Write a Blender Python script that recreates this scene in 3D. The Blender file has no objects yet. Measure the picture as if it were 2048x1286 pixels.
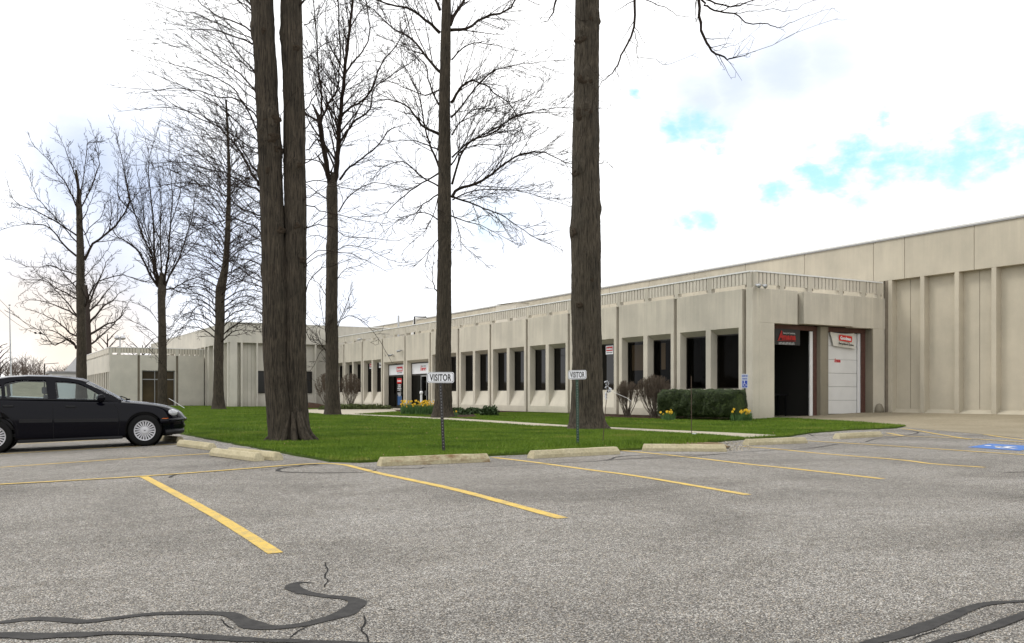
import bpy, bmesh, math, random
import numpy as np
from mathutils import Vector, Matrix, noise as mnoise
sc = bpy.context.scene
COL = sc.collection
PI = math.pi
rnd = random.Random(7)

# ------------------------------------------------------------------ survey helpers
F_, HZ, CX = 1848.0, 791.0, 1024.0
TH = math.atan2(1079, 1848); S_, C_ = math.sin(TH), math.cos(TH)
def g(X):
    if X < 4.5: return max(-.4, .03*(X-4.5))
    if X < 26.5: return 0.0
    return min(.25, (X-26.5)*.031)
def ray(x):
    a = (x-CX)/F_
    return a*C_+S_, -a*S_+C_
def G(x, y):                      # sight line to terrain
    z = 0.0; r = ray(x)
    for _ in range(30):
        d = F_*(1-z)/(y-HZ); z = .5*z+.5*g(d*r[0])
    return d*r[0], d*r[1]
def AT(x, y, d):                  # point at survey distance d
    r = ray(x); return (d*r[0], d*r[1], 1+(HZ-y)*d/F_)
def FX(x, y, X):
    r = ray(x); d = X/r[0]; return d*r[1], 1+(HZ-y)*d/F_
def FY(x, y, Y):
    r = ray(x); d = Y/r[1]; return d*r[0], 1+(HZ-y)*d/F_

# ------------------------------------------------------------------ materials
def mat(name):
    m = bpy.data.materials.new(name); m.use_nodes = True
    nt = m.node_tree; b = nt.nodes['Principled BSDF']
    return m, nt, b
def N(nt, t, **kw):
    n = nt.nodes.new(t)
    for k, v in kw.items():
        if k in n.inputs: n.inputs[k].default_value = v
        else: setattr(n, k, v)
    return n
def simple(name, col, rough=.6, metal=0, spec=.5, coat=0, bump=0, bscale=60, var=0, vscale=3):
    m, nt, b = mat(name)
    b.inputs['Base Color'].default_value = (*col, 1)
    b.inputs['Roughness'].default_value = rough
    b.inputs['Metallic'].default_value = metal
    b.inputs['Specular IOR Level'].default_value = spec
    b.inputs['Coat Weight'].default_value = coat
    b.inputs['Coat Roughness'].default_value = .03
    tc = N(nt, 'ShaderNodeTexCoord')
    if bump:
        no = N(nt, 'ShaderNodeTexNoise', Scale=bscale, Detail=6.0)
        nt.links.new(tc.outputs['Object'], no.inputs['Vector'])
        bp = N(nt, 'ShaderNodeBump', Strength=bump, Distance=.02)
        nt.links.new(no.outputs['Fac'], bp.inputs['Height']); nt.links.new(bp.outputs['Normal'], b.inputs['Normal'])
    if var:
        no = N(nt, 'ShaderNodeTexNoise', Scale=vscale, Detail=5.0)
        nt.links.new(tc.outputs['Object'], no.inputs['Vector'])
        mr = N(nt, 'ShaderNodeMapRange'); mr.inputs[1].default_value = .3; mr.inputs[2].default_value = .7
        mr.inputs[3].default_value = 1-var; mr.inputs[4].default_value = 1+var
        nt.links.new(no.outputs['Fac'], mr.inputs[0])
        mx = N(nt, 'ShaderNodeMix', data_type='RGBA', blend_type='MULTIPLY'); mx.inputs[0].default_value = 1
        mx.inputs[6].default_value = (*col, 1)
        nt.links.new(mr.outputs[0], mx.inputs[7]); nt.links.new(mx.outputs[2], b.inputs['Base Color'])
    return m
def ramp(nt, stops):
    r = N(nt, 'ShaderNodeValToRGB'); e = r.color_ramp.elements
    while len(e) < len(stops): e.new(.5)
    for i, (p, c) in enumerate(stops):
        e[i].position = p; e[i].color = (*c, 1) if len(c) == 3 else c
    return r
def noise_node(nt, vec, scale, detail=5, rough=.5, dist=0):
    n = N(nt, 'ShaderNodeTexNoise', Scale=scale, Detail=detail, Roughness=rough, Distortion=dist)
    nt.links.new(vec, n.inputs['Vector']); return n
def mapping(nt, vec, sx, sy, sz):
    mp = N(nt, 'ShaderNodeMapping'); mp.inputs['Scale'].default_value = (sx, sy, sz)
    nt.links.new(vec, mp.inputs['Vector']); return mp.outputs['Vector']
def mixc(nt, mode, fac, a, b):
    mx = N(nt, 'ShaderNodeMix', data_type='RGBA', blend_type=mode)
    for s, v in ((0, fac), (6, a), (7, b)):
        if hasattr(v, 'links') or hasattr(v, 'is_linked'): nt.links.new(v, mx.inputs[s])
        elif s == 0: mx.inputs[0].default_value = v
        else: mx.inputs[s].default_value = (*v, 1) if len(v) == 3 else v
    return mx.outputs[2]
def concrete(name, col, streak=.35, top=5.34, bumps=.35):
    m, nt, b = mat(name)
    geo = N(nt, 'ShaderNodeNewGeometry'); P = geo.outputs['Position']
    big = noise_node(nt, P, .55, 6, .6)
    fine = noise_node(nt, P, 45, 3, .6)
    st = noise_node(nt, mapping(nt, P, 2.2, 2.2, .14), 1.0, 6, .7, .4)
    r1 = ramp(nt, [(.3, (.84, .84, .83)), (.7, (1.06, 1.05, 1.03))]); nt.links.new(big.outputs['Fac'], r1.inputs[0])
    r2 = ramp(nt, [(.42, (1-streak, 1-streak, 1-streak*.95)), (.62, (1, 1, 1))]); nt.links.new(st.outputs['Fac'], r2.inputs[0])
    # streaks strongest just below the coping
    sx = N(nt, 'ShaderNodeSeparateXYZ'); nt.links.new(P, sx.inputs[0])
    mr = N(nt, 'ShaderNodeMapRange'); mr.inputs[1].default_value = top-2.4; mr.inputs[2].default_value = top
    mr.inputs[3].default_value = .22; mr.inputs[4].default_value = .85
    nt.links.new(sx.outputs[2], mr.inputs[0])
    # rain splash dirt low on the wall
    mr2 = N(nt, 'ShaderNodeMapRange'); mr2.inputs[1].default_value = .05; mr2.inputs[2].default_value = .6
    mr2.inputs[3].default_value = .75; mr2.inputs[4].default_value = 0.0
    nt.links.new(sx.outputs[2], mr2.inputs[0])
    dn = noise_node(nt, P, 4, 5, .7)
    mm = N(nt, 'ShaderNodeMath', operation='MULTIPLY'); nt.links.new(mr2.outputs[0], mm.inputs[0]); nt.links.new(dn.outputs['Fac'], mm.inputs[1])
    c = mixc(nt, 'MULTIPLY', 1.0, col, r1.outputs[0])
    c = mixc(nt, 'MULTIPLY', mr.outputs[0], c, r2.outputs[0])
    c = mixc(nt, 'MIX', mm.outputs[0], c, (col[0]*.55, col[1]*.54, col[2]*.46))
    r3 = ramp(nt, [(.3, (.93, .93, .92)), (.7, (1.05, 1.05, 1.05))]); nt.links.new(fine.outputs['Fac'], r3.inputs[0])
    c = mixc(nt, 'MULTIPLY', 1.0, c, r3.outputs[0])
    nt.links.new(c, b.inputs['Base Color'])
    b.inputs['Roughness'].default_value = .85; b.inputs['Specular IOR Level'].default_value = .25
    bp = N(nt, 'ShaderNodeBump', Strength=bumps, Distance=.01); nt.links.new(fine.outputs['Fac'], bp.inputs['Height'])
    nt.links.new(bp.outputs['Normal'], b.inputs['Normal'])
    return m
M = {}
M['conc'] = concrete('precast_concrete', (.60, .56, .475), .22)
M['conc_big'] = concrete('precast_concrete_tall', (.535, .49, .40), .12, 7.9)
M['conc_rear'] = concrete('precast_concrete_grey', (.57, .545, .485), .16, 7.1)
M['conc_seam'] = simple('seam_backing', (.20, .17, .13), .9, var=.15)
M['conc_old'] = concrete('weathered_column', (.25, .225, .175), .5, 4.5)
M['screen'] = simple('ribbed_screen', (.56, .52, .44), .7, var=.08, vscale=1)
M['coping'] = simple('white_coping', (.72, .72, .70), .4)
M['flash'] = simple('grey_flashing', (.30, .30, .30), .5, metal=.3)
M['slot'] = simple('dark_slot', (.09, .08, .065), .9)
M['roof'] = simple('roof_gravel', (.46, .44, .40), .9, bump=.3, bscale=30, var=.15)
M['rust'] = simple('brown_steel', (.085, .036, .026), .65, var=.25, vscale=8)
M['white'] = simple('white_paint', (.74, .74, .74), .45, var=.04)
M['white_door'] = simple('white_door_paint', (.70, .70, .69), .5, var=.06, vscale=1.2)
M['black'] = simple('black_paint', (.012, .012, .012), .4)
M['blackmat'] = simple('black_rubber', (.010, .010, .010), .8, spec=.15)
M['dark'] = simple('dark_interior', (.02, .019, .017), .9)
M['interior_wall'] = simple('dim_interior_wall', (.14, .135, .12), .9, var=.1)
M['blind'] = simple('tan_blind', (.55, .46, .32), .8)
M['frame'] = simple('bronze_frame', (.022, .018, .014), .4, metal=.4)
M['alu'] = simple('aluminium', (.55, .55, .56), .35, metal=.8)
M['galv'] = simple('galvanised', (.45, .46, .47), .45, metal=.6)
M['red'] = simple('red_print', (.55, .018, .02), .5)
M['redd'] = simple('red_print_banner', (.62, .03, .02), .6)
M['redb'] = simple('dull_red_print', (.34, .015, .012), .7)
M['dull'] = simple('dull_white_print', (.38, .38, .37), .7)
M['lobby'] = simple('brown_lobby_glass', (.050, .036, .018), .3, spec=.2, var=.5, vscale=.7)
M['blackprint'] = simple('black_print', (.015, .015, .015), .5)
M['signwhite'] = simple('sign_white', (.78, .79, .82), .35)
M['signgrey'] = simple('sign_pale_blue', (.50, .54, .62), .4)
M['signblue'] = simple('sign_blue', (.02, .06, .38), .4)
M['postblack'] = simple('post_brown_black', (.022, .018, .017), .55, var=.3, vscale=30)
M['postgreen'] = simple('post_green', (.012, .045, .025), .5, var=.3, vscale=30)
M['stake'] = simple('rusty_stake', (.07, .045, .03), .8)
M['foil'] = simple('crumpled_tape', (.55, .56, .58), .25, metal=.7, bump=1, bscale=60)
M['rope'] = simple('white_rope', (.7, .7, .68), .7)
M['stop'] = None
M['banner_black'] = simple('banner_black', (.02, .02, .02), .55)
M['banner_white'] = simple('banner_cloth_white', (.70, .68, .62), .7)
M['bluebox'] = simple('blue_poster', (.02, .08, .22), .5)
M['petal'] = simple('daffodil_yellow', (.85, .55, .02), .6)
M['leaf_daf'] = simple('daffodil_leaf', (.06, .13, .03), .6)
M['pitch'] = simple('pale_shingle', (.22, .22, .22), .8, var=.1)
M['farwhite'] = simple('far_white_siding', (.62, .62, .63), .7)

def glass_mat(name, tint, gloss=.9, rough=.02, ior=1.5):
    m, nt, b = mat(name); nt.nodes.remove(b); out = nt.nodes['Material Output']
    tr = N(nt, 'ShaderNodeBsdfTransparent'); tr.inputs[0].default_value = (*tint, 1)
    gl = N(nt, 'ShaderNodeBsdfGlossy'); gl.inputs['Color'].default_value = (gloss, gloss, gloss, 1); gl.inputs['Roughness'].default_value = rough
    fr = N(nt, 'ShaderNodeFresnel'); fr.inputs['IOR'].default_value = ior
    mx = N(nt, 'ShaderNodeMixShader')
    nt.links.new(fr.outputs[0], mx.inputs[0]); nt.links.new(tr.outputs[0], mx.inputs[1]); nt.links.new(gl.outputs[0], mx.inputs[2])
    nt.links.new(mx.outputs[0], out.inputs[0]); return m
M['glass'] = glass_mat('tinted_window_glass', (.34, .31, .27), .05, .03, 1.25)
M['carglass'] = glass_mat('car_glass', (.72, .80, .80), .95, .01, 1.5)
M['lens'] = glass_mat('headlight_lens', (.9, .9, .9), .95, .02)

def m_asphalt():
    m, nt, b = mat('worn_asphalt')
    geo = N(nt, 'ShaderNodeNewGeometry'); P = geo.outputs['Position']
    v = N(nt, 'ShaderNodeTexVoronoi', Scale=175.0); nt.links.new(P, v.inputs['Vector'])
    sp = N(nt, 'ShaderNodeSeparateColor'); nt.links.new(v.outputs['Color'], sp.inputs[0])
    r = ramp(nt, [(0, (.045, .042, .040)), (.30, (.098, .093, .087)), (.55, (.190, .181, .167)), (.78, (.335, .323, .298)), (1, (.66, .645, .61))])
    nt.links.new(sp.outputs[0], r.inputs[0])
    # brown stones
    r2 = ramp(nt, [(.80, (1, 1, 1)), (.9, (.98, .86, .70))]); nt.links.new(sp.outputs[1], r2.inputs[0])
    c = mixc(nt, 'MULTIPLY', 1.0, r.outputs[0], r2.outputs[0])
    mid = noise_node(nt, P, 9, 4, .65)
    rm = ramp(nt, [(.3, (.82, .81, .79)), (.7, (1.12, 1.12, 1.12))]); nt.links.new(mid.outputs['Fac'], rm.inputs[0])
    c = mixc(nt, 'MULTIPLY', 1.0, c, rm.outputs[0])
    big = noise_node(nt, P, .45, 7, .62, .6)
    rb = ramp(nt, [(.32, (.72, .71, .70)), (.5, (1, .99, .98)), (.68, (1.18, 1.18, 1.19))]); nt.links.new(big.outputs['Fac'], rb.inputs[0])
    c = mixc(nt, 'MULTIPLY', 1.0, c, rb.outputs[0])
    # long tyre polish streaks along the driving lane
    ln = noise_node(nt, mapping(nt, P, .22, 1.9, 1), 1.0, 5, .7, .5)
    rl = ramp(nt, [(.34, (.84, .83, .82)), (.48, (1, 1, 1))]); nt.links.new(ln.outputs['Fac'], rl.inputs[0])
    c = mixc(nt, 'MULTIPLY', .9, c, rl.outputs[0])
    # oil spots
    ol = noise_node(nt, P, 1.3, 3, .5); ro = ramp(nt, [(.24, (.62, .60, .57)), (.31, (1, 1, 1))]); nt.links.new(ol.outputs['Fac'], ro.inputs[0])
    c = mixc(nt, 'MULTIPLY', .8, c, ro.outputs[0])
    nt.links.new(c, b.inputs['Base Color'])
    b.inputs['Roughness'].default_value = .85; b.inputs['Specular IOR Level'].default_value = .3
    bp = N(nt, 'ShaderNodeBump', Strength=.9, Distance=.006); nt.links.new(v.outputs['Distance'], bp.inputs['Height']); bp.invert = True
    nt.links.new(bp.outputs['Normal'], b.inputs['Normal'])
    return m
M['asphalt'] = m_asphalt()
def m_tar():
    m, nt, b = mat('crack_sealant')
    geo = N(nt, 'ShaderNodeNewGeometry'); n = noise_node(nt, geo.outputs['Position'], 14, 6, .7)
    r = ramp(nt, [(.3, (.026, .025, .025)), (.7, (.058, .056, .053))]); nt.links.new(n.outputs['Fac'], r.inputs[0])
    nt.links.new(r.outputs[0], b.inputs['Base Color']); b.inputs['Roughness'].default_value = .75; b.inputs['Specular IOR Level'].default_value = .12
    n2 = noise_node(nt, geo.outputs['Position'], 90, 3, .6)
    bp = N(nt, 'ShaderNodeBump', Strength=.4, Distance=.004); nt.links.new(n2.outputs['Fac'], bp.inputs['Height']); nt.links.new(bp.outputs['Normal'], b.inputs['Normal'])
    return m
M['tar'] = m_tar()
def m_paint(name, col, wear=.5):
    m, nt, b = mat(name)
    geo = N(nt, 'ShaderNodeNewGeometry'); P = geo.outputs['Position']
    v = N(nt, 'ShaderNodeTexVoronoi', Scale=175.0); nt.links.new(P, v.inputs['Vector'])
    n = noise_node(nt, P, 7, 8, .8)
    ad = N(nt, 'ShaderNodeMath', operation='MULTIPLY_ADD'); nt.links.new(v.outputs['Distance'], ad.inputs[0]); ad.inputs[1].default_value = .35
    nt.links.new(n.outputs['Fac'], ad.inputs[2])
    r = ramp(nt, [(wear+.19, (*col,)), (wear+.27, (col[0]*.45+.08, col[1]*.45+.08, col[2]*.4+.09))])
    nt.links.new(ad.outputs[0], r.inputs[0])
    n3 = noise_node(nt, P, 30, 3); r3 = ramp(nt, [(.3, (.88, .87, .85)), (.7, (1.05, 1.05, 1.05))]); nt.links.new(n3.outputs['Fac'], r3.inputs[0])
    c = mixc(nt, 'MULTIPLY', 1.0, r.outputs[0], r3.outputs[0])
    nt.links.new(c, b.inputs['Base Color']); b.inputs['Roughness'].default_value = .7
    bp = N(nt, 'ShaderNodeBump', Strength=.5, Distance=.004); nt.links.new(v.outputs['Distance'], bp.inputs['Height']); bp.invert = True
    nt.links.new(bp.outputs['Normal'], b.inputs['Normal'])
    return m
M['yellow'] = m_paint('yellow_line_paint', (.62, .425, .075), .50)
M['bluepaint'] = m_paint('blue_stall_paint', (.035, .14, .44), .58)
M['whitepaint'] = m_paint('white_stall_paint', (.7, .7, .7), .55)
def m_ground(name, stops, sc1=.6, sc2=12, bump=.5, bs=40, dist=.02):
    m, nt, b = mat(name)
    geo = N(nt, 'ShaderNodeNewGeometry'); P = geo.outputs['Position']
    a = noise_node(nt, P, sc1, 7, .65); r = ramp(nt, stops); nt.links.new(a.outputs['Fac'], r.inputs[0])
    f = noise_node(nt, P, sc2, 5, .7); rf = ramp(nt, [(.3, (.72, .72, .72)), (.7, (1.2, 1.2, 1.2))]); nt.links.new(f.outputs['Fac'], rf.inputs[0])
    c = mixc(nt, 'MULTIPLY', 1.0, r.outputs[0], rf.outputs[0]); nt.links.new(c, b.inputs['Base Color'])
    b.inputs['Roughness'].default_value = .9; b.inputs['Specular IOR Level'].default_value = .15
    h = noise_node(nt, P, bs, 4, .7); bp = N(nt, 'ShaderNodeBump', Strength=bump, Distance=dist)
    nt.links.new(h.outputs['Fac'], bp.inputs['Height']); nt.links.new(bp.outputs['Normal'], b.inputs['Normal'])
    return m
M['lawn'] = m_ground('lawn_turf', [(.25, (.042, .072, .010)), (.5, (.060, .100, .012)), (.68, (.095, .115, .025)), (.8, (.16, .13, .06))], .35, 9, .8, 60, .03)
M['walk'] = m_ground('pale_concrete_paving', [(.3, (.36, .32, .25)), (.7, (.44, .40, .32))], .8, 14, .2, 60, .005)
M['apron'] = m_ground('apron_concrete', [(.3, (.24, .205, .14)), (.7, (.31, .27, .195))], .5, 14, .2, 60, .005)
M['mulch'] = m_ground('bark_mulch', [(.3, (.035, .018, .010)), (.7, (.075, .040, .024))], 3, 30, 1, 50, .05)
M['dirt'] = m_ground('far_ground', [(.3, (.16, .14, .09)), (.7, (.24, .22, .14))], .05, 2, .5, 3, .1)
M['stop'] = m_ground('precast_stop', [(.3, (.37, .325, .205)), (.7, (.46, .41, .28))], 2.5, 30, .5, 80, .004)
M['hill'] = m_ground('far_hill', [(.3, (.17, .14, .09)), (.7, (.24, .21, .15))], .05, .6, .3, 3, .1)
def m_bark(name, dark, light, sz=.12, sc=22, strength=.9):
    m, nt, b = mat(name)
    tc = N(nt, 'ShaderNodeTexCoord'); P = tc.outputs['Object']
    v = mapping(nt, P, 1, 1, sz)
    a = noise_node(nt, v, sc, 6, .7, .8)
    r = ramp(nt, [(.34, dark), (.62, light)]); nt.links.new(a.outputs['Fac'], r.inputs[0])
    big = noise_node(nt, P, 1.6, 5, .6); rb = ramp(nt, [(.3, (.75, .76, .74)), (.7, (1.2, 1.17, 1.12))]); nt.links.new(big.outputs['Fac'], rb.inputs[0])
    c = mixc(nt, 'MULTIPLY', 1.0, r.outputs[0], rb.outputs[0])
    nt.links.new(c, b.inputs['Base Color']); b.inputs['Roughness'].default_value = .9; b.inputs['Specular IOR Level'].default_value = .2
    bp = N(nt, 'ShaderNodeBump', Strength=strength, Distance=.03); nt.links.new(a.outputs['Fac'], bp.inputs['Height']); nt.links.new(bp.outputs['Normal'], b.inputs['Normal'])
    return m
M['bark'] = m_bark('furrowed_bark', (.012, .010, .008), (.080, .066, .050), .07, 36, 1.0)
M['bark4'] = m_bark('furrowed_bark_grey', (.016, .013, .010), (.090, .076, .058), .07, 32, 1.0)
M['scar'] = simple('healed_branch_scar', (.040, .030, .021), .95, spec=.1, bump=1, bscale=40, var=.3, vscale=25)
M['twig'] = simple('dark_twig', (.024, .017, .013), .9, spec=.1)
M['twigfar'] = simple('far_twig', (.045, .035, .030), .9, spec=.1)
M['shrubtwig'] = simple('brown_shrub_twig', (.095, .076, .056), .85)
M['shrubtip'] = simple('shrub_bud_tip', (.105, .078, .055), .9)
def m_leaf(name, a, b_):
    m, nt, b = mat(name)
    oi = N(nt, 'ShaderNodeNewGeometry'); n = noise_node(nt, oi.outputs['Position'], 7, 4, .7)
    r = ramp(nt, [(.3, a), (.7, b_)]); nt.links.new(n.outputs['Fac'], r.inputs[0]); nt.links.new(r.outputs[0], b.inputs['Base Color'])
    b.inputs['Roughness'].default_value = .6; b.inputs['Specular IOR Level'].default_value = .3
    return m
M['hedge'] = m_leaf('yew_leaf', (.008, .016, .004), (.050, .078, .016))
M['evergreen'] = m_leaf('evergreen_leaf', (.02, .045, .012), (.05, .085, .025))
M['groundcover'] = m_leaf('groundcover_leaf', (.05, .07, .018), (.11, .13, .04))
def m_blade():
    m, nt, b = mat('grass_blade'); geo = N(nt, 'ShaderNodeNewGeometry'); P = geo.outputs['Position']
    a = noise_node(nt, P, .55, 6, .68); r = ramp(nt, [(.32, (.058, .105, .008)), (.45, (.092, .165, .012)), (.58, (.130, .205, .018)), (.70, (.21, .225, .050))]); nt.links.new(a.outputs['Fac'], r.inputs[0])
    f = noise_node(nt, P, 60, 2, .5); rf = ramp(nt, [(.3, (.6, .62, .6)), (.7, (1.35, 1.3, 1.2))]); nt.links.new(f.outputs['Fac'], rf.inputs[0])
    c = mixc(nt, 'MULTIPLY', 1.0, r.outputs[0], rf.outputs[0]); nt.links.new(c, b.inputs['Base Color'])
    b.inputs['Roughness'].default_value = .6; b.inputs['Specular IOR Level'].default_value = .2
    return m
M['blade'] = m_blade()
M['farwood'] = m_leaf('far_bare_wood', (.055, .038, .030), (.11, .082, .065))
# car
M['carpaint'] = simple('black_car_paint', (.0025, .0025, .005), .10, spec=.15, coat=0)
M['cartrim'] = simple('black_car_trim', (.008, .008, .009), .5, spec=.25)
M['tyre'] = simple('tyre_rubber', (.009, .009, .009), .85, spec=.15, bump=.3, bscale=90)
M['cover'] = simple('wheel_cover_silver', (.52, .52, .54), .35, metal=.5)
M['orange'] = simple('side_marker_orange', (.75, .16, .02), .25, coat=.6)
M['seat'] = simple('grey_seat_cloth', (.12, .12, .125), .9)
M['lamp'] = simple('headlight_lens_grey', (.42, .43, .45), .15, coat=1)
M['chrome'] = simple('reflector', (.8, .8, .82), .12, metal=1)

# ------------------------------------------------------------------ mesh helpers
def tag(o, label=None, cat=None, group=None, kind=None):
    if label: o['label'] = label
    if cat: o['category'] = cat
    if group: o['group'] = group
    if kind: o['kind'] = kind
    return o
def empty(name, loc, label=None, cat=None, group=None, rot=(0, 0, 0)):
    o = bpy.data.objects.new(name, None); COL.objects.link(o); o.location = loc; o.rotation_euler = rot
    o.empty_display_size = .2
    return tag(o, label, cat, group)
def root_loc(p):
    v = Vector((0, 0, 0))
    while p is not None:
        v += Vector(p.location); p = p.parent
    return v
class MB:
    def __init__(s): s.v = []; s.f = []
    def quad(s, *ps):
        n = len(s.v); s.v += [tuple(p) for p in ps]; s.f.append(tuple(range(n, n+len(ps)))); return s
    def box(s, x0, x1, y0, y1, z0, z1):
        n = len(s.v)
        s.v += [(x0, y0, z0), (x1, y0, z0), (x1, y1, z0), (x0, y1, z0), (x0, y0, z1), (x1, y0, z1), (x1, y1, z1), (x0, y1, z1)]
        s.f += [tuple(n+i for i in q) for q in ((3, 2, 1, 0), (4, 5, 6, 7), (0, 1, 5, 4), (1, 2, 6, 5), (2, 3, 7, 6), (3, 0, 4, 7))]
        return s
    def tube(s, pts, rs, n=6, cap=True):
        k0 = len(s.v); m = len(pts)
        pts = [Vector(p) for p in pts]
        ref = None
        for i, p in enumerate(pts):
            t = (pts[min(i+1, m-1)]-pts[max(i-1, 0)])
            if t.length < 1e-9: t = Vector((0, 0, 1))
            t.normalize()
            if ref is None:
                ref = t.cross(Vector((.31, .57, .11)) if abs(t.z) > .8 else Vector((0, 0, 1))).normalized()
            a = (ref-t*ref.dot(t))
            if a.length < 1e-6: a = t.orthogonal()
            a.normalize(); ref = a; b = t.cross(a)
            r = rs[i] if isinstance(rs, (list, tuple)) else rs
            for j in range(n):
                w = 2*PI*j/n; q = p+a*(r*math.cos(w))+b*(r*math.sin(w)); s.v.append((q.x, q.y, q.z))
        for i in range(m-1):
            for j in range(n):
                a_ = k0+i*n+j; b_ = k0+i*n+(j+1) % n
                s.f.append((a_, b_, b_+n, a_+n))
        if cap:
            s.f.append(tuple(k0+j for j in range(n))[::-1]); s.f.append(tuple(k0+(m-1)*n+j for j in range(n)))
        return s
    def lathe(s, prof, c=(0, 0, 0), axis='z', n=24):
        k0 = len(s.v)
        for (r, h) in prof:
            for j in range(n):
                w = 2*PI*j/n; a, b = r*math.cos(w), r*math.sin(w)
                q = (a, b, h) if axis == 'z' else ((a, h, b) if axis == 'y' else (h, a, b))
                s.v.append((c[0]+q[0], c[1]+q[1], c[2]+q[2]))
        for i in range(len(prof)-1):
            for j in range(n):
                a_ = k0+i*n+j; b_ = k0+i*n+(j+1) % n
                s.f.append((a_, b_, b_+n, a_+n))
        return s
    def poly(s, pts, z0, z1):      # prism from an outline
        n = len(pts); k = len(s.v)
        zz0 = z0 if callable(z0) else (lambda x, y: z0); zz1 = z1 if callable(z1) else (lambda x, y: z1)
        s.v += [(x, y, zz0(x, y)) for x, y in pts]+[(x, y, zz1(x, y)) for x, y in pts]
        s.f.append(tuple(k+n+i for i in range(n)))
        for i in range(n):
            j = (i+1) % n; s.f.append((k+i, k+j, k+n+j, k+n+i))
        return s
def obj(name, mb, m, parent=None, smooth=False, local=False, bevel=0, merge=False):
    me = bpy.data.meshes.new(name)
    V = mb.v
    loc = Vector((0, 0, 0))
    if not local:
        if parent is not None:
            off = root_loc(parent)
        else:
            xs = [p[0] for p in V]; ys = [p[1] for p in V]; zs = [p[2] for p in V]
            off = Vector(((min(xs)+max(xs))/2, (min(ys)+max(ys))/2, min(zs))); loc = off
        V = [(p[0]-off.x, p[1]-off.y, p[2]-off.z) for p in V]
    me.from_pydata(V, [], mb.f)
    ms = m if isinstance(m, (list, tuple)) else [m]
    for q in ms: me.materials.append(q)
    if merge or bevel:
        bm = bmesh.new(); bm.from_mesh(me); bmesh.ops.remove_doubles(bm, verts=bm.verts, dist=.0008)
        bmesh.ops.recalc_face_normals(bm, faces=bm.faces); bm.to_mesh(me); bm.free()
    if smooth: me.polygons.foreach_set('use_smooth', [True]*len(me.polygons))
    me.update()
    o = bpy.data.objects.new(name, me); COL.objects.link(o); o.location = loc; o.parent = parent
    if bevel:
        md = o.modifiers.new('bevel', 'BEVEL'); md.width = bevel; md.segments = 2; md.limit_method = 'ANGLE'; md.angle_limit = math.radians(40)
    return o
def join(*mbs):
    r = MB()
    for m in mbs:
        k = len(r.v); r.v += m.v; r.f += [tuple(i+k for i in f) for f in m.f]
    return r
def copy_tree(o, parent=None):
    c = o.copy(); COL.objects.link(c); c.parent = parent
    for ch in list(o.children): copy_tree(ch, c)
    return c
dg = None
def text_mb(s, size, width=None, bold=.0, depth=.003, align='CENTER', shear=0, xs=1.0):
    """text outline in the local x-y plane -> MB, optionally squeezed to a width"""
    cu = bpy.data.curves.new('lettering', 'FONT'); cu.body = s; cu.size = size; cu.align_x = align; cu.align_y = 'CENTER'
    cu.offset = bold; cu.extrude = depth; cu.shear = shear; cu.space_character = 1.0+bold*2/size
    cu.resolution_u = 4
    o = bpy.data.objects.new('tmp_lettering', cu); COL.objects.link(o)
    d = bpy.context.evaluated_depsgraph_get(); me = bpy.data.meshes.new_from_object(o.evaluated_get(d))
    r = MB(); vs = [v.co.copy() for v in me.vertices]
    if vs:
        x0 = min(v.x for v in vs); x1 = max(v.x for v in vs); k = xs
        if width: k = width/(x1-x0)
        mid = (x0+x1)/2
        if align == 'LEFT': mid = x0
        y0 = min(v.y for v in vs); y1 = max(v.y for v in vs); my = (y0+y1)/2
        r.v = [((v.x-mid)*k, v.y-my, v.z) for v in vs]; r.f = [tuple(p.vertices) for p in me.polygons]
    bpy.data.objects.remove(o); bpy.data.curves.remove(cu); bpy.data.meshes.remove(me)
    return r
def place(mb, origin, ux, uy):
    """map local (x,y,z) to origin + x*ux + y*uy + z*(ux x uy)"""
    ux = Vector(ux).normalized(); uy = Vector(uy).normalized(); n = ux.cross(uy); o = Vector(origin)
    mb.v = [tuple(o+ux*p[0]+uy*p[1]+n*p[2]) for p in mb.v]; return mb
def strip(path, width, dz=.004, step=.12, wob=0, taper=0, seed=0):
    """flat ribbon following the terrain; path = [(X,Y[,w])]"""
    pts = []
    # catmull-rom resample
    P = [Vector((p[0], p[1], p[2] if len(p) > 2 else width)) for p in path]
    for i in range(len(P)-1):
        p0 = P[max(i-1, 0)]; p1 = P[i]; p2 = P[i+1]; p3 = P[min(i+2, len(P)-1)]
        L = (p2-p1).xy.length; n = max(2, int(L/step))
        for k in range(n):
            t = k/n
            q = .5*((2*p1)+(p2-p0)*t+(2*p0-5*p1+4*p2-p3)*t*t+(3*p1-p0-3*p2+p3)*t**3); pts.append(q)
    pts.append(P[-1])
    mb = MB(); n = len(pts)
    for i, p in enumerate(pts):
        t = (pts[min(i+1, n-1)]-pts[max(i-1, 0)]); nx, ny = -t.y, t.x; l = math.hypot(nx, ny) or 1; nx /= l; ny /= l
        w = max(.004, p.z/2)
        if taper: w *= min(1, (i+.3)/3., (n-1-i+.3)/3.)
        a = w*(1+wob*mnoise.noise(Vector((i*.37, seed, 1)))); b = w*(1+wob*mnoise.noise(Vector((i*.37, seed, 5))))
        for q, sgn in ((a, 1), (b, -1)):
            x, y = p.x+nx*q*sgn, p.y+ny*q*sgn; mb.v.append((x, y, g(x)+dz))
        if i: k = 2*i; mb.f.append((k-2, k-1, k+1, k))
    return mb
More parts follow.
